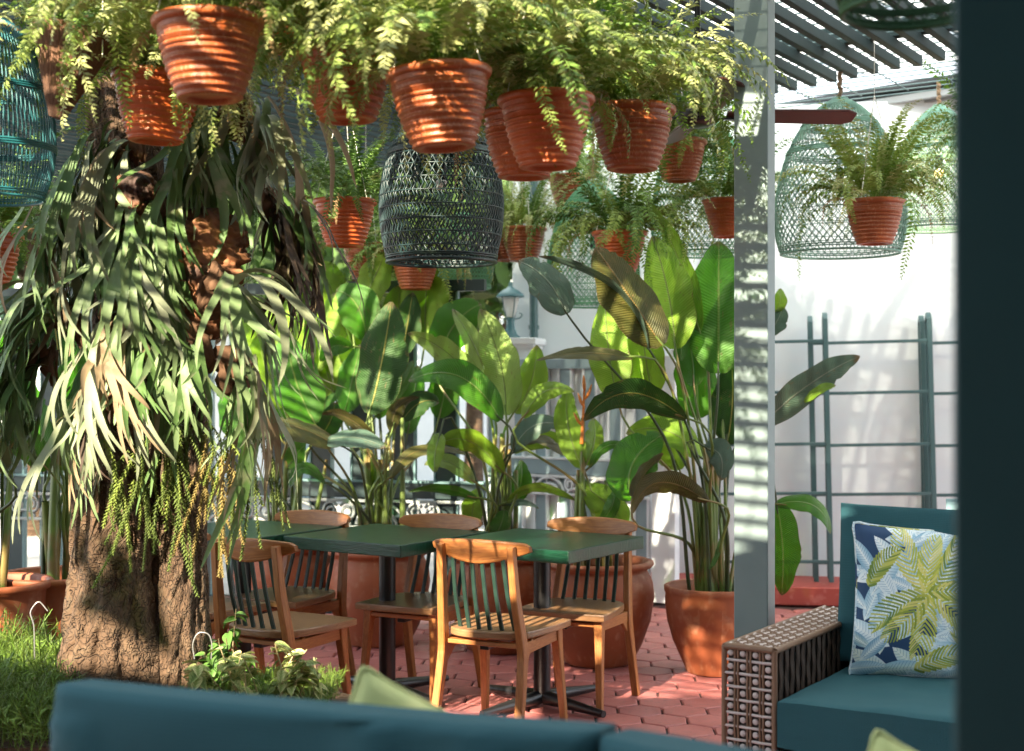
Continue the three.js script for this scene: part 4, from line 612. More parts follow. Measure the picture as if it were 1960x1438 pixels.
// strap-shaped forked fronds
function strap(L, e0, droop, seed) {
  const S = 34, path = [V3(0, 0, 0)], ang = []; let a = e0, y = 0, z = 0;
  for (let i = 0; i <= S; i++) { ang.push(a); a = Math.max(-1.42 + 0.4 * Math.sin(seed * 3 + i * 0.17), a - droop / S * (0.6 + 0.8 * Math.cos(Math.max(a, -1.5)))); z += Math.cos(a) * L / S; y += Math.sin(a) * L / S; path.push(V3(0, y, z)); }
  const at = (s) => { const q = clamp(s) * S, i = Math.floor(q), f = q - i; return path[i].clone().lerp(path[Math.min(S + 1, i + 1)], f); }, dirAt = (s) => ang[Math.min(S, Math.floor(clamp(s) * S))];
  const tw = Math.sin(seed * 1.7) * 0.9, geos = [];
  const ribbon = (s0, s1, off, wid) => geos.push(sheet(2, Math.max(5, Math.round((s1 - s0) * 16)), (u, v) => {
    const s = lerp(s0, s1, v), q = at(s), d = dirAt(s), x = u * 2 - 1, w = wid(v), t = tw * s * s + Math.sin(seed + s * 4) * 0.2, lx = Math.cos(t), ln = Math.sin(t), nx = V3(0, Math.cos(d), -Math.sin(d));
    const lat = off(v) * L + x * w + L * 0.13 * s * Math.sin(s * 3.2 + seed * 2.9); return q.add(V3(lat * lx, 0, 0)).addScaledVector(nx, lat * ln + (1 - x * x) * -w * 0.25);
  }, (u, v) => [u * 0.08 + seed * 0.13, lerp(s0, s1, v) * L]));
  const f1 = 0.42 + 0.16 * Math.abs(Math.sin(seed * 2.3)), sp = 0.055 + 0.085 * Math.abs(Math.sin(seed * 4.1)), W = (0.02 + 0.013 * Math.abs(Math.sin(seed * 5.9))) * (0.7 + L * 0.6);
  ribbon(0, f1, () => 0, (v) => W * (0.28 + 0.9 * Math.pow(v, 1.2)));
  for (const s of [-1, 1]) {
    const end = 0.82 + 0.18 * Math.abs(Math.sin(seed * 3.1 + s)), two = Math.sin(seed * 6.7 + s * 2) > -0.2, f2 = two ? lerp(f1, end, 0.5) : end, o0 = W * 0.55 / L;
    const off = (t) => s * (o0 + sp * Math.pow(t, 1.15));
    ribbon(f1 - 0.02, f2, (v) => off(v * (two ? 0.5 : 1)), (v) => W * (0.62 - (two ? 0.1 : 0.52) * v * v) * (1 - (two ? 0 : smooth(0.9, 1, v) * 0.8)));
    if (two) for (const r of [-1, 1]) { const e2 = Math.min(1, end + r * 0.06); ribbon(f2 - 0.015, e2, (v) => off(0.5 + v * 0.5) + r * s * (W * 0.28 / L + sp * 0.45 * v), (v) => W * (0.34 - 0.2 * v) * (1 - smooth(0.85, 1, v) * 0.8)); }
  }
  return M(geos);
}
const straps = []; for (let k = 0; k < 22; k++) straps.push(strap(0.34 + 0.42 * ((k * 7) % 22) / 22, [-0.7, -0.1, 0.4, 0.9][k % 4], 2.7 + 0.7 * (k % 3), k + 1));
function staghorn(label, px, py, d, az, n, len, mats, kinds, spread, seed, lift = 0) {
  const c = P(px, py, d), o = thing('staghorn_fern', label, 'staghorn fern', c, 0, 'staghorn ferns on the old tree'); reseed(seed);
  for (let k = 0; k < 3; k++) { const s0 = rr(0, 9), g = sheet(12, 12, (u, v) => { const a = u * Math.PI * 2, r = v * rr(0.055, 0.07) * (1 + 0.25 * Math.sin(a * 3 + s0) + 0.16 * Math.sin(a * 11 + s0) * v), n1 = fbm(u === 1 ? 0 : u, v, 4, 3, seed + k); return [Math.cos(a) * r, Math.sin(a) * r * 1.2, -0.02 + 0.06 * (1 - v) + (n1 - 0.5) * 0.05 * v]; }); const m = part('shield_frond', g, MAT.shield[0], o); const a = lerp(az[0], az[1], 0.5) * D2R; m.position.set(rr(-spread, spread) * 0.7, rr(-0.05, 0.05), 0).add(V3(Math.sin(a), 0, Math.cos(a)).multiplyScalar(-0.03)); m.rotation.set(rr(-0.3, 0.3), a + rr(-0.4, 0.4), rr(0, 6)); }
  for (let i = 0; i < Math.round(n * 0.85); i++) {
    const g = straps[pick(kinds) * 1 + 4 * Math.floor(rnd() * 5)] ?? straps[0], m = part('frond', g, MAT.strap[pick(mats)], o), a = rr(az[0], az[1]) * D2R, s = rr(len[0], len[1]);
    m.position.set(rr(-spread, spread), rr(-spread, spread), rr(-0.03, 0.03)); m.rotation.set(0, a, 0); m.rotateX(rr(-0.15, 0.15) - lift * rnd()); m.rotateZ(rr(-0.3, 0.3)); m.scale.set(s * rr(0.8, 1.2), s * rr(0.85, 1.25), s * rr(0.6, 1));
  }
}
staghorn('grey-white drooping staghorn fern high at the right under the hanging pots', 480, 205, 5.0, [10, 110], 24, [0.7, 1.05], [2, 2, 3, 1], [0, 1, 2], 0.07, 501);
staghorn('withered dark brown staghorn fern hanging beside the small clay hanging pot', 548, 400, 5.06, [30, 105], 34, [0.55, 0.9], [4, 4, 4, 0, 3], [0, 1], 0.07, 502);
staghorn('dark green staghorn fern under the large hanging pot, at the top centre of the trunk', 395, 225, 4.98, [-40, 50], 38, [0.6, 0.95], [0, 0, 1, 0], [0, 1], 0.09, 503);
staghorn('mixed pale and green staghorn fern below the lamp-side hanging pot', 205, 270, 4.98, [-90, 0], 40, [0.6, 0.95], [1, 2, 3, 0], [0, 1], 0.09, 504);
staghorn('arching grey-green staghorn fern reaching to the left edge at mid height', 118, 600, 4.96, [-120, -30], 26, [0.65, 1.0], [1, 1, 0, 2], [2, 3], 0.05, 505, 0.5);
staghorn('large fresh green staghorn fern at the centre of the trunk', 285, 420, 4.9, [-45, 45], 40, [0.75, 1.1], [0, 0, 1, 1, 2], [0, 1], 0.08, 506);
staghorn('pale staghorn fern arching to the right from the bare dead wood', 428, 562, 4.84, [25, 115], 18, [0.6, 1.0], [1, 2, 2, 1], [2, 3], 0.03, 507, 0.5);
staghorn('sun-bleached staghorn fern hanging low in front of the trunk', 245, 640, 4.86, [-50, 40], 34, [0.55, 0.95], [2, 3, 1, 0], [0, 1], 0.09, 508);
staghorn('long thin staghorn fern trailing down beside the chair rail', 462, 700, 4.94, [10, 90], 22, [0.6, 0.95], [0, 2, 1, 3], [0, 1], 0.05, 509);
staghorn('small dark green staghorn fern hanging below the dead wood', 372, 655, 4.86, [-20, 40], 10, [0.45, 0.7], [0, 0, 1], [0, 1], 0.03, 510);
staghorn('long drooping green staghorn fern at the lower left before the clay pots', 68, 690, 5.0, [-100, -10], 30, [0.7, 1.1], [0, 1, 1], [0, 1, 2], 0.08, 511);
staghorn('bright striped staghorn fern just below the woven teal lamp', 140, 400, 4.97, [-90, 0], 34, [0.6, 0.95], [2, 1, 3, 0], [0, 1], 0.08, 512);
staghorn('dead tan staghorn fern low on the left of the trunk', 190, 760, 4.92, [-60, 30], 22, [0.4, 0.75], [3, 2, 4, 1], [0, 1], 0.08, 513);
// tassel ferns: hanging cords of short needles
function tasselStrand(L, seed) {
  const geos = [], pts = []; for (let i = 0; i <= 8; i++) { const s = i / 8; pts.push(V3(Math.sin(seed + s * 2.4) * 0.03 * s, -L * s, 0.05 * Math.sin(Math.min(1, s * 3) * 1.57) + Math.cos(seed * 2 + s * 2) * 0.02 * s)); }
  const c = new THREE.CatmullRomCurve3(pts); geos.push(tube(pts, 0.0025, 16, 4));
  const n = Math.round(L * 520), pos = [];
  for (let i = 0; i < n; i++) { const s = i / n, q = c.getPoint(s), a = i * 2.4, l = 0.021 * (1 - 0.35 * s), d = V3(Math.cos(a), -0.75, Math.sin(a)).normalize(), w = V3(-Math.sin(a), 0, Math.cos(a)).multiplyScalar(0.0032), e = q.clone().addScaledVector(d, l), m = q.clone().addScaledVector(d, l * 0.4); pos.push(...q.toArray(), ...m.clone().add(w).toArray(), ...e.toArray(), ...q.toArray(), ...e.toArray(), ...m.clone().sub(w).toArray()); }
  const g = new THREE.BufferGeometry(); g.setAttribute('position', new THREE.Float32BufferAttribute(pos, 3)); g.setAttribute('uv', new THREE.Float32BufferAttribute(new Float32Array(pos.length / 3 * 2), 2)); g.computeVertexNormals(); geos.push(g); return M(geos);
}
const strands = [0.22, 0.3, 0.38, 0.26, 0.45].map((l, i) => tasselStrand(l, i * 1.9 + 1)), tasselMats = [thin(rgb(0.2, 0.26, 0.05), 0.3, 0.6), thin(rgb(0.12, 0.17, 0.035), 0.3, 0.6), thin(rgb(0.26, 0.2, 0.06), 0.3, 0.7)];
function tassel(label, px, py, d, n, w, h, mats, seed) {
  const o = thing('tassel_fern', label, 'tassel fern', P(px, py, d), 0, 'tassel ferns on the old tree'); reseed(seed);
  for (let i = 0; i < n; i++) { const m = part('strand', pick(strands), tasselMats[pick(mats)], o); m.position.set(rr(-w, w), rr(-h, h), rr(-0.03, 0.05)); m.rotation.set(rr(-0.15, 0.15), rr(0, 6.3), rr(-0.35, 0.35)); m.scale.setScalar(rr(0.7, 1.15)); }
}
tassel('yellow-green tassel fern hanging low on the front of the trunk', 268, 900, 4.93, 22, 0.13, 0.13, [0, 1, 1], 521);
tassel('brownish tassel fern hanging right of the trunk before the shaded chair', 425, 880, 4.98, 20, 0.07, 0.1, [2, 0, 2, 1], 522);
tassel('dark green tassel fern behind the long trailing fronds', 470, 800, 5.05, 16, 0.07, 0.14, [1, 0], 523);
tassel('mossy tassel fern beside the small dark fern in the shaded hollow of the trunk', 345, 790, 4.97, 22, 0.1, 0.1, [1, 1, 0], 524);
// low plants in the planter
{
  reseed(81);
  const sprig = []; for (let k = 0; k < 9; k++) { const a = k * 0.7, y = k * 0.014, l = 0.04; sprig.push(sheet(1, 2, (u, v) => [Math.cos(a) * v * l + (u - 0.5) * 0.005 * (1 - v) * -Math.sin(a), y + v * 0.022, Math.sin(a) * v * l + (u - 0.5) * 0.005 * (1 - v) * Math.cos(a)])); }
  sprig.push(tube([V3(0, -0.05, 0), V3(0.004, 0.05, 0), V3(0, 0.125, 0)], 0.0016, 4, 3));
  const N = 6500, m = new THREE.InstancedMesh(M(sprig), thin(rgb(1, 1, 1), 0.4, 0.6), N), o = new THREE.Object3D(); let i = 0;
  while (i < N) {
    const left = rnd() < 0.62, x = left ? rr(-2.7, -1.52) : rr(-1.3, -0.66), d = left ? rr(4.5, 5.6) : rr(4.62, 5.4);
    if (Math.hypot(x - TREE.x, d - 5.18) < 0.27) continue;
    const h = left ? 0.2 * fbm(x * 0.25, d * 0.25, 8, 2, 5) * smooth(-1.4, -1.7, x) : 0.03, sc = left ? rr(0.6, 1.15) : rr(0.3, 0.55);
    o.position.set(x, BED + rr(0, 1) * h, -d); o.rotation.set(rr(-0.7, 0.7), rr(0, 6.3), rr(-0.7, 0.7)); o.scale.setScalar(sc); o.updateMatrix(); m.setMatrixAt(i, o.matrix); const s = rr(0.6, 1.25); m.setColorAt(i, rgb(0.17 * s, 0.29 * s * rr(0.85, 1.05), 0.035 * s)); i++;
  }
  m.name = 'ground_cover'; m.castShadow = m.receiveShadow = true; scene.add(m); tag(m, 'fine bright green ground cover around the foot of the tree', 'ground cover'); m.userData.kind = 'stuff';
  const lg = [0, 1, 2].map((k) => sheet(4, 6, (u, v) => { const x = u * 2 - 1, w = 0.019 * Math.pow(Math.sin(Math.PI * Math.pow(clamp(v * 0.97 + 0.03), 0.7)), 0.8); return [x * w, -v * v * (0.018 + 0.008 * k) + Math.abs(x) * 0.006, v * 0.056]; }));
  const vein = (a, b, e, s) => thin(rgb(1, 1, 1), 0.35, 0.55, { map: colTex(128, (u, v) => { const x = Math.abs(u - 0.5) * 2; return mix3(mix3(a, b, smooth(0.2, 0.75, x + 0.25 * Math.sin(v * 30 + x * 6))), e, fbm(u, v, 8, 3, s) * 0.4); }) });
  function shrub(label, px, py, d, n, stemsN, h, w, mats, seed) {
    const root = P(px, py, d); root.y = BED - 0.01; const o2 = thing('leafy_shrub', label, 'shrub', root); reseed(seed); const tips = [];
    for (let k = 0; k < stemsN; k++) { const x = rr(-w, w), top = V3(x * 1.35 + rr(-0.04, 0.04), h * rr(0.6, 1) * (1 - 0.35 * Math.abs(x / w)), rr(-0.1, 0.1)), pts = [V3(x * 0.8, -0.02, rr(-0.05, 0.05)), V3(x * 1.05 + rr(-0.03, 0.03), top.y * 0.5, top.z * 0.5), top], c = new THREE.CatmullRomCurve3(pts); tips.push(c); part('stem', tube(pts, (v) => 0.0045 * (1 - 0.55 * v), 10, 5), mats[2], o2); }
    for (let i2 = 0; i2 < n; i2++) { const c = pick(tips), s = Math.pow(rnd(), 0.55) * 0.98 + 0.02, m2 = part('leaf', pick(lg), pick([mats[0], mats[0], mats[1]]), o2); m2.position.copy(c.getPoint(s)); m2.rotation.set(0, rr(0, 6.3), 0); m2.rotateX(rr(-0.5, 0.7)); m2.rotateZ(rr(-0.5, 0.5)); m2.scale.setScalar(rr(0.6, 1.15) * (0.75 + 0.35 * s)); }
  }
  const st = std({ color: rgb(0.4, 0.32, 0.16), roughness: 0.7 });
  shrub('pale variegated shrub with drooping cream-green leaves at the planter edge', 505, HY, 4.88, 280, 17, 0.32, 0.2, [vein([0.26, 0.36, 0.09], [0.62, 0.6, 0.28], [0.5, 0.52, 0.22], 3), vein([0.12, 0.2, 0.05], [0.34, 0.4, 0.14], [0.3, 0.36, 0.12], 4), st], 531);
  shrub('small green shrub behind the variegated one, beside the trunk', 432, HY, 5.15, 130, 9, 0.36, 0.1, [vein([0.08, 0.19, 0.03], [0.13, 0.26, 0.05], [0.1, 0.2, 0.04], 5), vein([0.06, 0.15, 0.025], [0.1, 0.2, 0.04], [0.1, 0.2, 0.04], 6), std({ color: rgb(0.16, 0.12, 0.06), roughness: 0.7 })], 532);
  const hook = (label, pts, d) => tag(part(numbered('wire_hook'), tube(pts.map(([x, y]) => P(x, y, d)), 0.0022, 24, 6), MAT.galv), label, 'hook');
  hook('bent wire hook sticking up in front of the far-left clay pots', [[66, 1262], [64, 1196], [58, 1172], [74, 1152], [83, 1160], [91, 1170]], 4.9);
  hook('bent wire hook in the planter beside the small green shrub', [[372, 1262], [369, 1232], [380, 1212], [398, 1214], [405, 1232], [404, 1262]], 4.95);
}

// ---------------------------------------------------------------- things that hang from the pergola
const ROOF = 3.255;
function polyTube(pts, r, ring, out) {                        // straight-segment tube, appended to out = { p, idx }
  const n = pts.length, base = out.p.length / 3;
  for (let i = 0; i < n; i++) {
    const t = pts[Math.min(n - 1, i + 1)].clone().sub(pts[Math.max(0, i - 1)]).normalize(), ref = Math.abs(t.y) > 0.9 ? V3(1, 0, 0) : UP, s = new THREE.Vector3().crossVectors(t, ref).normalize(), b = new THREE.Vector3().crossVectors(s, t);
    for (let k = 0; k < ring; k++) { const a = k / ring * 6.2832; out.p.push(pts[i].x + (s.x * Math.cos(a) + b.x * Math.sin(a)) * r, pts[i].y + (s.y * Math.cos(a) + b.y * Math.sin(a)) * r, pts[i].z + (s.z * Math.cos(a) + b.z * Math.sin(a)) * r); }
    if (i) for (let k = 0; k < ring; k++) { const a = base + (i - 1) * ring + k, c = base + (i - 1) * ring + (k + 1) % ring; out.idx.push(a, c, c + ring, a, c + ring, a + ring); }
  }
}
const finish = (o) => { const g = new THREE.BufferGeometry(); g.setAttribute('position', new THREE.Float32BufferAttribute(o.p, 3)); g.setAttribute('uv', new THREE.Float32BufferAttribute(new Float32Array(o.p.length / 3 * 2), 2)); g.setIndex(o.idx); g.computeVertexNormals(); return g; };
// profile: [radius, y] from top to bottom, y = 0 at the bottom rim
function wovenLamp(label, pos, profile, o) {
  const l = thing('woven_lamp', label, 'pendant lamp', pos, 0, 'woven pendant lamps'), c = new THREE.CatmullRomCurve3(profile.map(([r, y]) => V3(r, y, 0)), false, 'catmullrom', 0.4), top = profile[0][1]; reseed(o.seed);
  const N = o.n, rows = o.rows, w = { p: [], idx: [] };
  for (let k = 0; k < N; k++) {
    const pts = [], start = o.skip && k % 2 ? 0.12 : 0, dj = rr(-0.12, 0.12);
    for (let i = 0; i <= rows * 2; i++) { const s = start + (1 - start) * i / (rows * 2), q = c.getPointAt(s), zig = o.straight ? 0 : ((i + (k & 1 ? 0 : 0)) & 1 ? 1 : -1) * (k & 1 ? 1 : -1) * 0.42 * o.zig, a = (k + zig + dj * Math.sin(i * 0.7 + k)) / N * 6.2832; pts.push(V3(Math.cos(a) * q.x, q.y, Math.sin(a) * q.x)); }
    polyTube(pts, o.r, 4, w);
  }
  part('weave', finish(w), o.mat, l).userData.kind = 'stuff';
  const ringAt = (s, r, count = 1) => { for (let j = 0; j < count; j++) { const q = c.getPointAt(clamp(s + j * 0.012)), pts = []; for (let i = 0; i <= 56; i++) { const a = i / 56 * 6.2832; pts.push(V3(Math.cos(a) * (q.x + 0.002 + (i & 1 ? 0.0015 : 0)), q.y, Math.sin(a) * (q.x + 0.002))); } const g = { p: [], idx: [] }; polyTube(pts, r, 5, g); part('hoop', finish(g), o.mat, l); } };
  for (let i = 1; i < rows; i++) if (i % (o.every ?? 1) === 0) ringAt(i / rows, o.r * 0.8);
  for (const s of o.bands ?? []) ringAt(s, o.r * 1.7, 3);
  ringAt(0.999, o.r * 2.2); ringAt(0.965, o.r * 1.3, 2); ringAt(0.0, o.r * 2);
  const world = l.position.y, rope = []; for (let i = 0; i <= 14; i++) { const y = lerp(top - 0.02, ROOF - world + 0.01, i / 14); rope.push(V3(Math.sin(i * 2.1) * 0.004, y, Math.cos(i * 2.1) * 0.004)); }
  part('rope', M([tube(rope, o.ropeR ?? 0.006, 28, 6), tube(rope.map((q, i) => q.clone().add(V3(Math.cos(i * 1.7) * 0.008, 0, Math.sin(i * 1.7) * 0.008))), (o.ropeR ?? 0.006) * 0.8, 28, 5)]), o.ropeMat ?? MAT.rope, l);
  part('socket', lathe([[0.001, -0.075], [0.016, -0.075], [0.021, -0.07], [0.0225, -0.05], [0.0195, -0.045], [0.0225, -0.03], [0.0195, -0.02], [0.022, -0.005], [0.012, 0.01], [0.001, 0.012]], 20).translate(0, o.bulbY ?? top * 0.55, 0), MAT.blackMetal, l);
  const b = part('bulb', lathe([[0.001, -0.125], [0.015, -0.12], [0.026, -0.105], [0.029, -0.09], [0.022, -0.078], [0.001, -0.076]], 20).translate(0, o.bulbY ?? top * 0.55, 0), o.lit ? std({ color: rgb(0.9, 0.8, 0.6), emissive: rgb(1, 0.6, 0.25), emissiveIntensity: 1.3, roughness: 0.4 }) : std({ color: rgb(0.7, 0.68, 0.62), roughness: 0.25 }), l);
  if (o.lit) { const p = new THREE.PointLight(new THREE.Color(1, 0.7, 0.4), 0.35); p.position.set(0, (o.bulbY ?? top * 0.55) - 0.1, 0); p.castShadow = true; l.add(p); }
  return l;
}
const BEE = (R, H) => [[R * 0.16, H], [R * 0.3, H * 0.97], [R * 0.55, H * 0.9], [R * 0.78, H * 0.78], [R * 0.93, H * 0.62], [R, H * 0.4], [R * 0.97, H * 0.2], [R * 0.87, 0]];
const BELL = (R, H) => [[R * 0.1, H], [R * 0.3, H * 0.95], [R * 0.5, H * 0.87], [R * 0.66, H * 0.77], [R * 0.8, H * 0.65], [R * 0.9, H * 0.52], [R * 0.97, H * 0.38], [R, H * 0.24], [R * 0.97, H * 0.1], [R * 0.89, 0]];
const CAGE = (R, H) => [[R * 0.2, H], [R * 0.45, H * 0.95], [R * 0.7, H * 0.8], [R * 0.86, H * 0.64], [R * 0.97, H * 0.5], [R, H * 0.36], [R * 0.97, H * 0.18], [R * 0.8, 0]];
wovenLamp('dark green beehive woven lamp behind the middle hanging pot', P(845, 502, 6.1), BEE(0.272, 0.66), { n: 96, rows: 13, r: 0.0042, zig: 1, mat: MAT.lampDark, seed: 601, bands: [0.34], bulbY: 0.44, every: 1, skip: true });
wovenLamp('teal barred woven lamp cut by the left edge of the picture', P(-14, 382, 4.62), CAGE(0.2, 0.6), { n: 84, rows: 10, r: 0.0024, straight: true, zig: 0, mat: MAT.lampTeal, seed: 602, bands: [0.42, 0.72], every: 9 });
const pale = { n: 108, rows: 21, r: 0.003, zig: 1, mat: MAT.lampPale, every: 2, bands: [0.22, 0.4] };
wovenLamp('pale woven bell lamp behind the fern nearest the dark post', P(1608, 486, 7.5), BELL(0.352, 0.84), { ...pale, seed: 603, ropeR: 0.011 });
wovenLamp('pale woven bell lamp with a lit bulb beside the dark post', P(1797, 438, 8.1), BELL(0.26, 0.72), { ...pale, n: 96, seed: 604, ropeR: 0.011, lit: true, bulbY: 0.42 });
wovenLamp('green woven lamp seen just under the dark beehive lamp', P(885, 552, 9.2), BEE(0.21, 0.5), { ...pale, mat: MAT.lampGreen, bands: [0.3], seed: 605 });
wovenLamp('pale green woven lamp hanging lowest, behind the banana leaves', P(1135, 585, 8.9), BELL(0.3, 0.8), { ...pale, mat: MAT.lampGreen, seed: 606 });
wovenLamp('large pale green woven lamp behind the hanging pots near the grey post', P(1345, 486, 8.6), BELL(0.32, 0.86), { ...pale, mat: MAT.lampGreen, seed: 607 });
wovenLamp('dark green woven lamp rim, blurred, at the top right edge near the camera', P(1745, 22, 2.9), BEE(0.16, 0.36), { n: 60, rows: 12, r: 0.003, zig: 1, mat: MAT.lampGreenDark, seed: 608, every: 2, bands: [0.9] });
{ // ceiling fan
  const h = P(1335, 222, 6.0), f = thing('ceiling_fan', 'brown ceiling fan with wooden blades hanging behind the grey post', 'ceiling fan', h);
  part('rod', rod(V3(0, 0.06, 0), V3(0, ROOF - h.y, 0), 0.013, 12), MAT.blackMetal, f);
  part('motor', lathe([[0.001, -0.05], [0.05, -0.048], [0.085, -0.03], [0.095, 0], [0.09, 0.03], [0.06, 0.055], [0.02, 0.075], [0.001, 0.076]], 36), MAT.blackMetal, f);
  part('canopy', lathe([[0.001, 0], [0.03, 0], [0.055, 0.05], [0.06, 0.06], [0.001, 0.06]], 24).translate(0, ROOF - h.y - 0.08, 0), MAT.blackMetal, f);
  const bl = new THREE.Shape(); bl.moveTo(0, -0.035); bl.lineTo(0.12, -0.055); bl.lineTo(0.52, -0.062); bl.lineTo(0.56, -0.035); bl.lineTo(0.56, 0.035); bl.lineTo(0.52, 0.062); bl.lineTo(0.12, 0.055); bl.lineTo(0, 0.035);
  const bg = new THREE.ExtrudeGeometry(bl, { depth: 0.006, bevelEnabled: true, bevelSize: 0.003, bevelThickness: 0.002, bevelSegments: 1 }); bg.rotateX(-Math.PI / 2 - 0.28); boxUV(bg, 0);
  for (let k = 0; k < 4; k++) { const m = part('blade', bg, MAT.fan, f); m.rotation.y = 0.06 + k * Math.PI / 2; m.position.set(Math.cos(m.rotation.y) * 0.13, 0.0, -Math.sin(m.rotation.y) * 0.13); const b2 = part('blade_arm', box(0.12, 0.008, 0.03, 0, 0, 0, 0.002), MAT.blackMetal, f); b2.rotation.y = m.rotation.y; b2.position.set(Math.cos(m.rotation.y) * 0.12, -0.012, -Math.sin(m.rotation.y) * 0.12); }
}
// fern fronds
function fernFrond(L, e0, droop, pairs, len, seed, ruffle) {
  const S = 40, pos = [], nrm = []; let a = e0, p = V3(0, 0, 0); const pts = [p.clone()], angs = [a];
  for (let i = 0; i < S; i++) { a = Math.max(-1.5, a - droop / S * (0.35 + 1.3 * i / S)); p = p.clone().add(V3(Math.sin(seed + i * 0.09) * 0.08 * L / S, Math.sin(a) * L / S, Math.cos(a) * L / S)); pts.push(p); angs.push(a); }
  const tri = (...q) => { for (const v of q) pos.push(v.x, v.y, v.z); };
  for (let i = 0; i < S; i += 2) { const w = 0.0016 * (1 - i / S * 0.6), x = V3(w, 0, 0), b = pts[i + 2]; tri(pts[i].clone().sub(x), pts[i].clone().add(x), b.clone().add(x)); tri(pts[i].clone().sub(x), b.clone().add(x), b.clone().sub(x)); }
  const s0 = 0.14;
  for (let k = 0; k < pairs; k++) for (const sd of [-1, 1]) {
    const s = s0 + (1 - s0) * (k + (sd > 0 ? 0.5 : 0)) / pairs, f = Math.min(S - 0.01, s * S), i = Math.floor(f), q = pts[i].clone().lerp(pts[i + 1], f - i), an = angs[i], T = V3(0, Math.sin(an), Math.cos(an)), Nn = V3(0, Math.cos(an), -Math.sin(an));
    const u = (s - s0) / (1 - s0), l = len * Math.pow(Math.sin(Math.PI * Math.pow(clamp(0.1 + u * 0.9), 0.62)), 0.55) * (0.9 + 0.2 * Math.sin(seed * 3 + k * 2.7 + sd)) + 0.003, w = 0.115 * l + 0.002;
    const tilt = ruffle * Math.sin(k * 3.7 + seed + sd * 2), d = V3(sd, 0, 0).addScaledVector(T, 0.35 + 0.3 * u).addScaledVector(Nn, tilt - 0.12).normalize(), e = new THREE.Vector3().crossVectors(d, Nn).multiplyScalar(-sd).normalize().addScaledVector(Nn, ruffle * Math.sin(k * 5.1 + sd));
    const m = q.clone().addScaledVector(d, l * 0.45), tip = q.clone().addScaledVector(d, l).addScaledVector(Nn, -l * (0.12 + 0.3 * Math.abs(tilt))), a1 = m.clone().addScaledVector(e, w), a2 = m.clone().addScaledVector(e, -w);
    tri(q, a1, m); tri(q, m, a2); tri(a1, tip, m); tri(m, tip, a2);
  }
  const g = new THREE.BufferGeometry(); g.setAttribute('position', new THREE.Float32BufferAttribute(pos, 3)); g.setAttribute('uv', new THREE.Float32BufferAttribute(new Float32Array(pos.length / 3 * 2), 2)); g.computeVertexNormals(); return g;
}
const FR = { up: [], arch: [], droop: [], hang: [] };
for (let k = 0; k < 5; k++) { FR.up.push(fernFrond(0.44 + 0.07 * k, 1.35, 0.7 + 0.2 * k, 34 + k, 0.042, k + 1, 0.35)); FR.arch.push(fernFrond(0.44 + 0.05 * k, 1.05, 2.0 + 0.15 * k, 36 + k, 0.042, k + 11, 0.35)); FR.droop.push(fernFrond(0.46 + 0.06 * k, 0.85, 3.1 + 0.15 * k, 36 + k, 0.042, k + 21, 0.4)); FR.hang.push(fernFrond(0.4 + 0.06 * k, 0.5, 3.6, 32 + k, 0.038, k + 31, 0.45)); }
const ribbed = (() => { const pr = [[0.001, 0.012], [0.06, 0.012], [0.064, 0.0], [0.085, 0]]; const H = 0.222; for (let i = 0; i <= 66; i++) { const y = 0.004 + i / 66 * (H - 0.028), t = y / H, rib = t > 0.86 ? 0 : 0.0062 * Math.pow(0.5 + 0.5 * Math.cos(i / 66 * 10 * 6.2832), 1.2); pr.push([lerp(0.082, 0.139, Math.pow(t, 0.82)) + 0.007 * Math.sin(t * 3.14) + rib, y]); } pr.push([0.148, H - 0.024], [0.153, H - 0.016], [0.154, H - 0.006], [0.15, H], [0.143, H], [0.138, H - 0.02], [0.136, H - 0.05], [0.128, H - 0.09], [0.001, H - 0.09]); return lathe(pr, 64); })();
const potSoil = new THREE.CircleGeometry(0.135, 28).rotateX(-Math.PI / 2).translate(0, 0.187, 0);
const coirCone = lathe([[0.001, 0], [0.025, 0.005], [0.06, 0.09], [0.1, 0.2], [0.135, 0.27], [0.145, 0.285], [0.13, 0.29], [0.12, 0.26], [0.001, 0.25]], 40);
{ const p = coirCone.attributes.position; for (let i = 0; i < p.count; i++) { const a = Math.atan2(p.getZ(i), p.getX(i)), w = 1 + 0.12 * (fbm((a / 6.2832 + 1) % 1, p.getY(i) * 3, 16, 3, 6) - 0.5); p.setX(i, p.getX(i) * w); p.setZ(i, p.getZ(i) * w); } coirCone.computeVertexNormals(); }
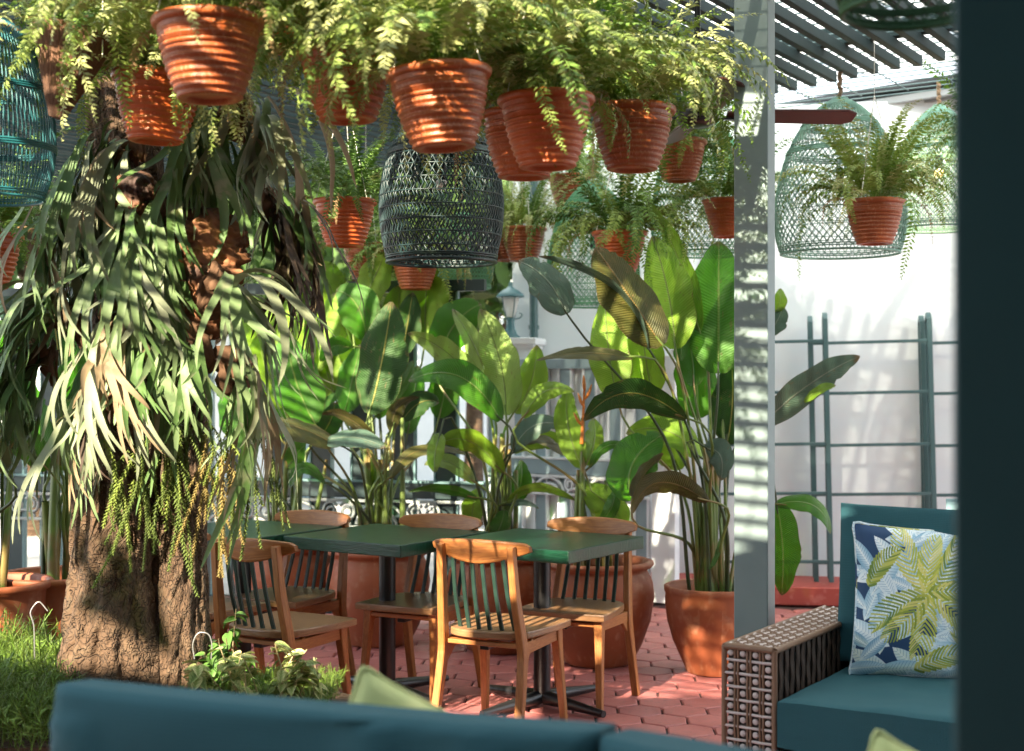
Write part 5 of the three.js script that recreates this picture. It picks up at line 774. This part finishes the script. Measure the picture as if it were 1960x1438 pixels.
function hangingFern(label, px, rimY, d, mix, mats, o = {}) {
  const rim = P(px, rimY, d), rimH = EYE + (HY - rimY) / F * (d - 0.15), b = thing('hanging_fern', label, 'hanging fern', [rim.x, rimH - (o.coir ? 0.27 : 0.222), rim.z], rr(0, 6.3), 'ferns hanging in pots'); reseed(o.seed ?? Math.round(px * 7 + rimY));
  if (o.tilt) b.rotation.set(0, 0, o.tilt);
  if (o.coir) part('coir_basket', coirCone, MAT.coir, b); else { part('pot', ribbed, MAT.potPlastics[Math.abs(Math.round(px * 1.7)) % 3], b); part('soil', potSoil, MAT.soil, b); }
  const up = ROOF - b.position.y;
  for (let k = 0; k < 3; k++) { const a = k * 2.094 + 0.5; part('hanger_wire', M([rod(V3(Math.cos(a) * 0.145, 0.21, Math.sin(a) * 0.145), V3(0, Math.min(up - 0.02, 0.75), 0), 0.0023, 5)]), MAT.hanger, b); }
  if (up > 0.78) part('hanger_wire', rod(V3(0, 0.74, 0), V3(o.tilt ? -Math.sin(o.tilt) * -up * 0.5 : 0, up, 0), 0.0018, 5), MAT.hanger, b);
  const [nu, na, nd, nh] = mix, S = o.s ?? 1;
  const put = (list, n, r0, r1) => { for (let i = 0; i < n; i++) { const m = part('frond', pick(list), MAT.fern[pick(mats)], b), a = rr(0, 6.2832), r = rr(r0, r1), s = S * rr(0.75, 1.15); m.position.set(Math.sin(a) * r, o.coir ? 0.25 : 0.2, Math.cos(a) * r); m.rotation.set(0, a + rr(-0.5, 0.5), 0); m.rotateX(rr(-0.2, 0.2)); m.rotateZ(rr(-0.35, 0.35)); m.scale.set(s * rr(0.9, 1.2), s, s); } };
  put(FR.up, nu, 0, 0.07); put(FR.arch, na, 0.02, 0.1); put(FR.droop, nd, 0.05, 0.12); put(FR.hang, nh, 0.09, 0.13);
  for (let i = 0; i < (o.dry ?? 2); i++) { const m = part('dry_frond', pick(FR.hang), MAT.fernDry, b), a = rr(0, 6.28); m.position.set(Math.sin(a) * 0.12, 0.21, Math.cos(a) * 0.12); m.rotation.set(0, a, 0); m.scale.set(0.5, 0.7, 0.7); }
}
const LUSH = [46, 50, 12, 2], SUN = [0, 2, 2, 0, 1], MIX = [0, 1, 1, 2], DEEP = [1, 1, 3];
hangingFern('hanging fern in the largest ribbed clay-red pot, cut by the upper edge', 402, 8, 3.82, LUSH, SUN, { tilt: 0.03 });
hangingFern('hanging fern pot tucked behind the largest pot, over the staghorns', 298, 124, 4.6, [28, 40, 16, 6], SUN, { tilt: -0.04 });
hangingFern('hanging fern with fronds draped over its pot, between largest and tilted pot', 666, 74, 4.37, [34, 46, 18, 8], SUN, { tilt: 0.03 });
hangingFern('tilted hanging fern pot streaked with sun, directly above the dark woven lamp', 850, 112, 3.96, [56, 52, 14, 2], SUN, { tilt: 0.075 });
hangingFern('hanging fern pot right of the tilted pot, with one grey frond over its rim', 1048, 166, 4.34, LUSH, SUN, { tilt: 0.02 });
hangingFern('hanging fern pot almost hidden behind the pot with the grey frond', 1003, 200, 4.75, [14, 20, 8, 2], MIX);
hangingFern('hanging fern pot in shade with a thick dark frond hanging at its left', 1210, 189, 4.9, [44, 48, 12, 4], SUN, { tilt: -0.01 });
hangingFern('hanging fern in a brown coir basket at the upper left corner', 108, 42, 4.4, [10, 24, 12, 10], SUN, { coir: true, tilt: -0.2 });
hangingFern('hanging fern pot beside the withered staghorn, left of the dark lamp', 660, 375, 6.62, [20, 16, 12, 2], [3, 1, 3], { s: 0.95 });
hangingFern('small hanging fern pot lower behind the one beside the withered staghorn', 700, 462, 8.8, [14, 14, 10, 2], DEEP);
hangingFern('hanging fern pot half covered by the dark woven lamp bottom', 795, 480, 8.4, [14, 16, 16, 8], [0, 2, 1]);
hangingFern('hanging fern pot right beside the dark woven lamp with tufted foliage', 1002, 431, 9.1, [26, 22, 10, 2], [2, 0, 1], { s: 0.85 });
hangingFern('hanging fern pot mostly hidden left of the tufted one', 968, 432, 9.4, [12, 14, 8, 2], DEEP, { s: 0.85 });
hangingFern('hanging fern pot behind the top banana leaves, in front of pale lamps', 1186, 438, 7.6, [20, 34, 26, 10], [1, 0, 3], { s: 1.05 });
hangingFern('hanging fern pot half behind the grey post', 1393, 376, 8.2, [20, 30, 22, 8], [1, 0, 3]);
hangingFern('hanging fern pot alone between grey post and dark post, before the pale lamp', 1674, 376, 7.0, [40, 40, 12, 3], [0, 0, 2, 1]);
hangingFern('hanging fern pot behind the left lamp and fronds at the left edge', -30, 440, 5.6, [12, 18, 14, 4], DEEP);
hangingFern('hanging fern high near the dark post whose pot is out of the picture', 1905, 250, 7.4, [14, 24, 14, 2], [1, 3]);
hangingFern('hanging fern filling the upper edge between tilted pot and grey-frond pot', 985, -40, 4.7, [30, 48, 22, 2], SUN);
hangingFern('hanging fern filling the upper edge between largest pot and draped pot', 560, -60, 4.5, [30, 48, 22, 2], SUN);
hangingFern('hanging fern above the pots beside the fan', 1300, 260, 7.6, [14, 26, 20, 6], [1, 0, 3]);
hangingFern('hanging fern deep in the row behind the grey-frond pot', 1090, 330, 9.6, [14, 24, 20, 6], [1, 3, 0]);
renderer.render(scene, camera);
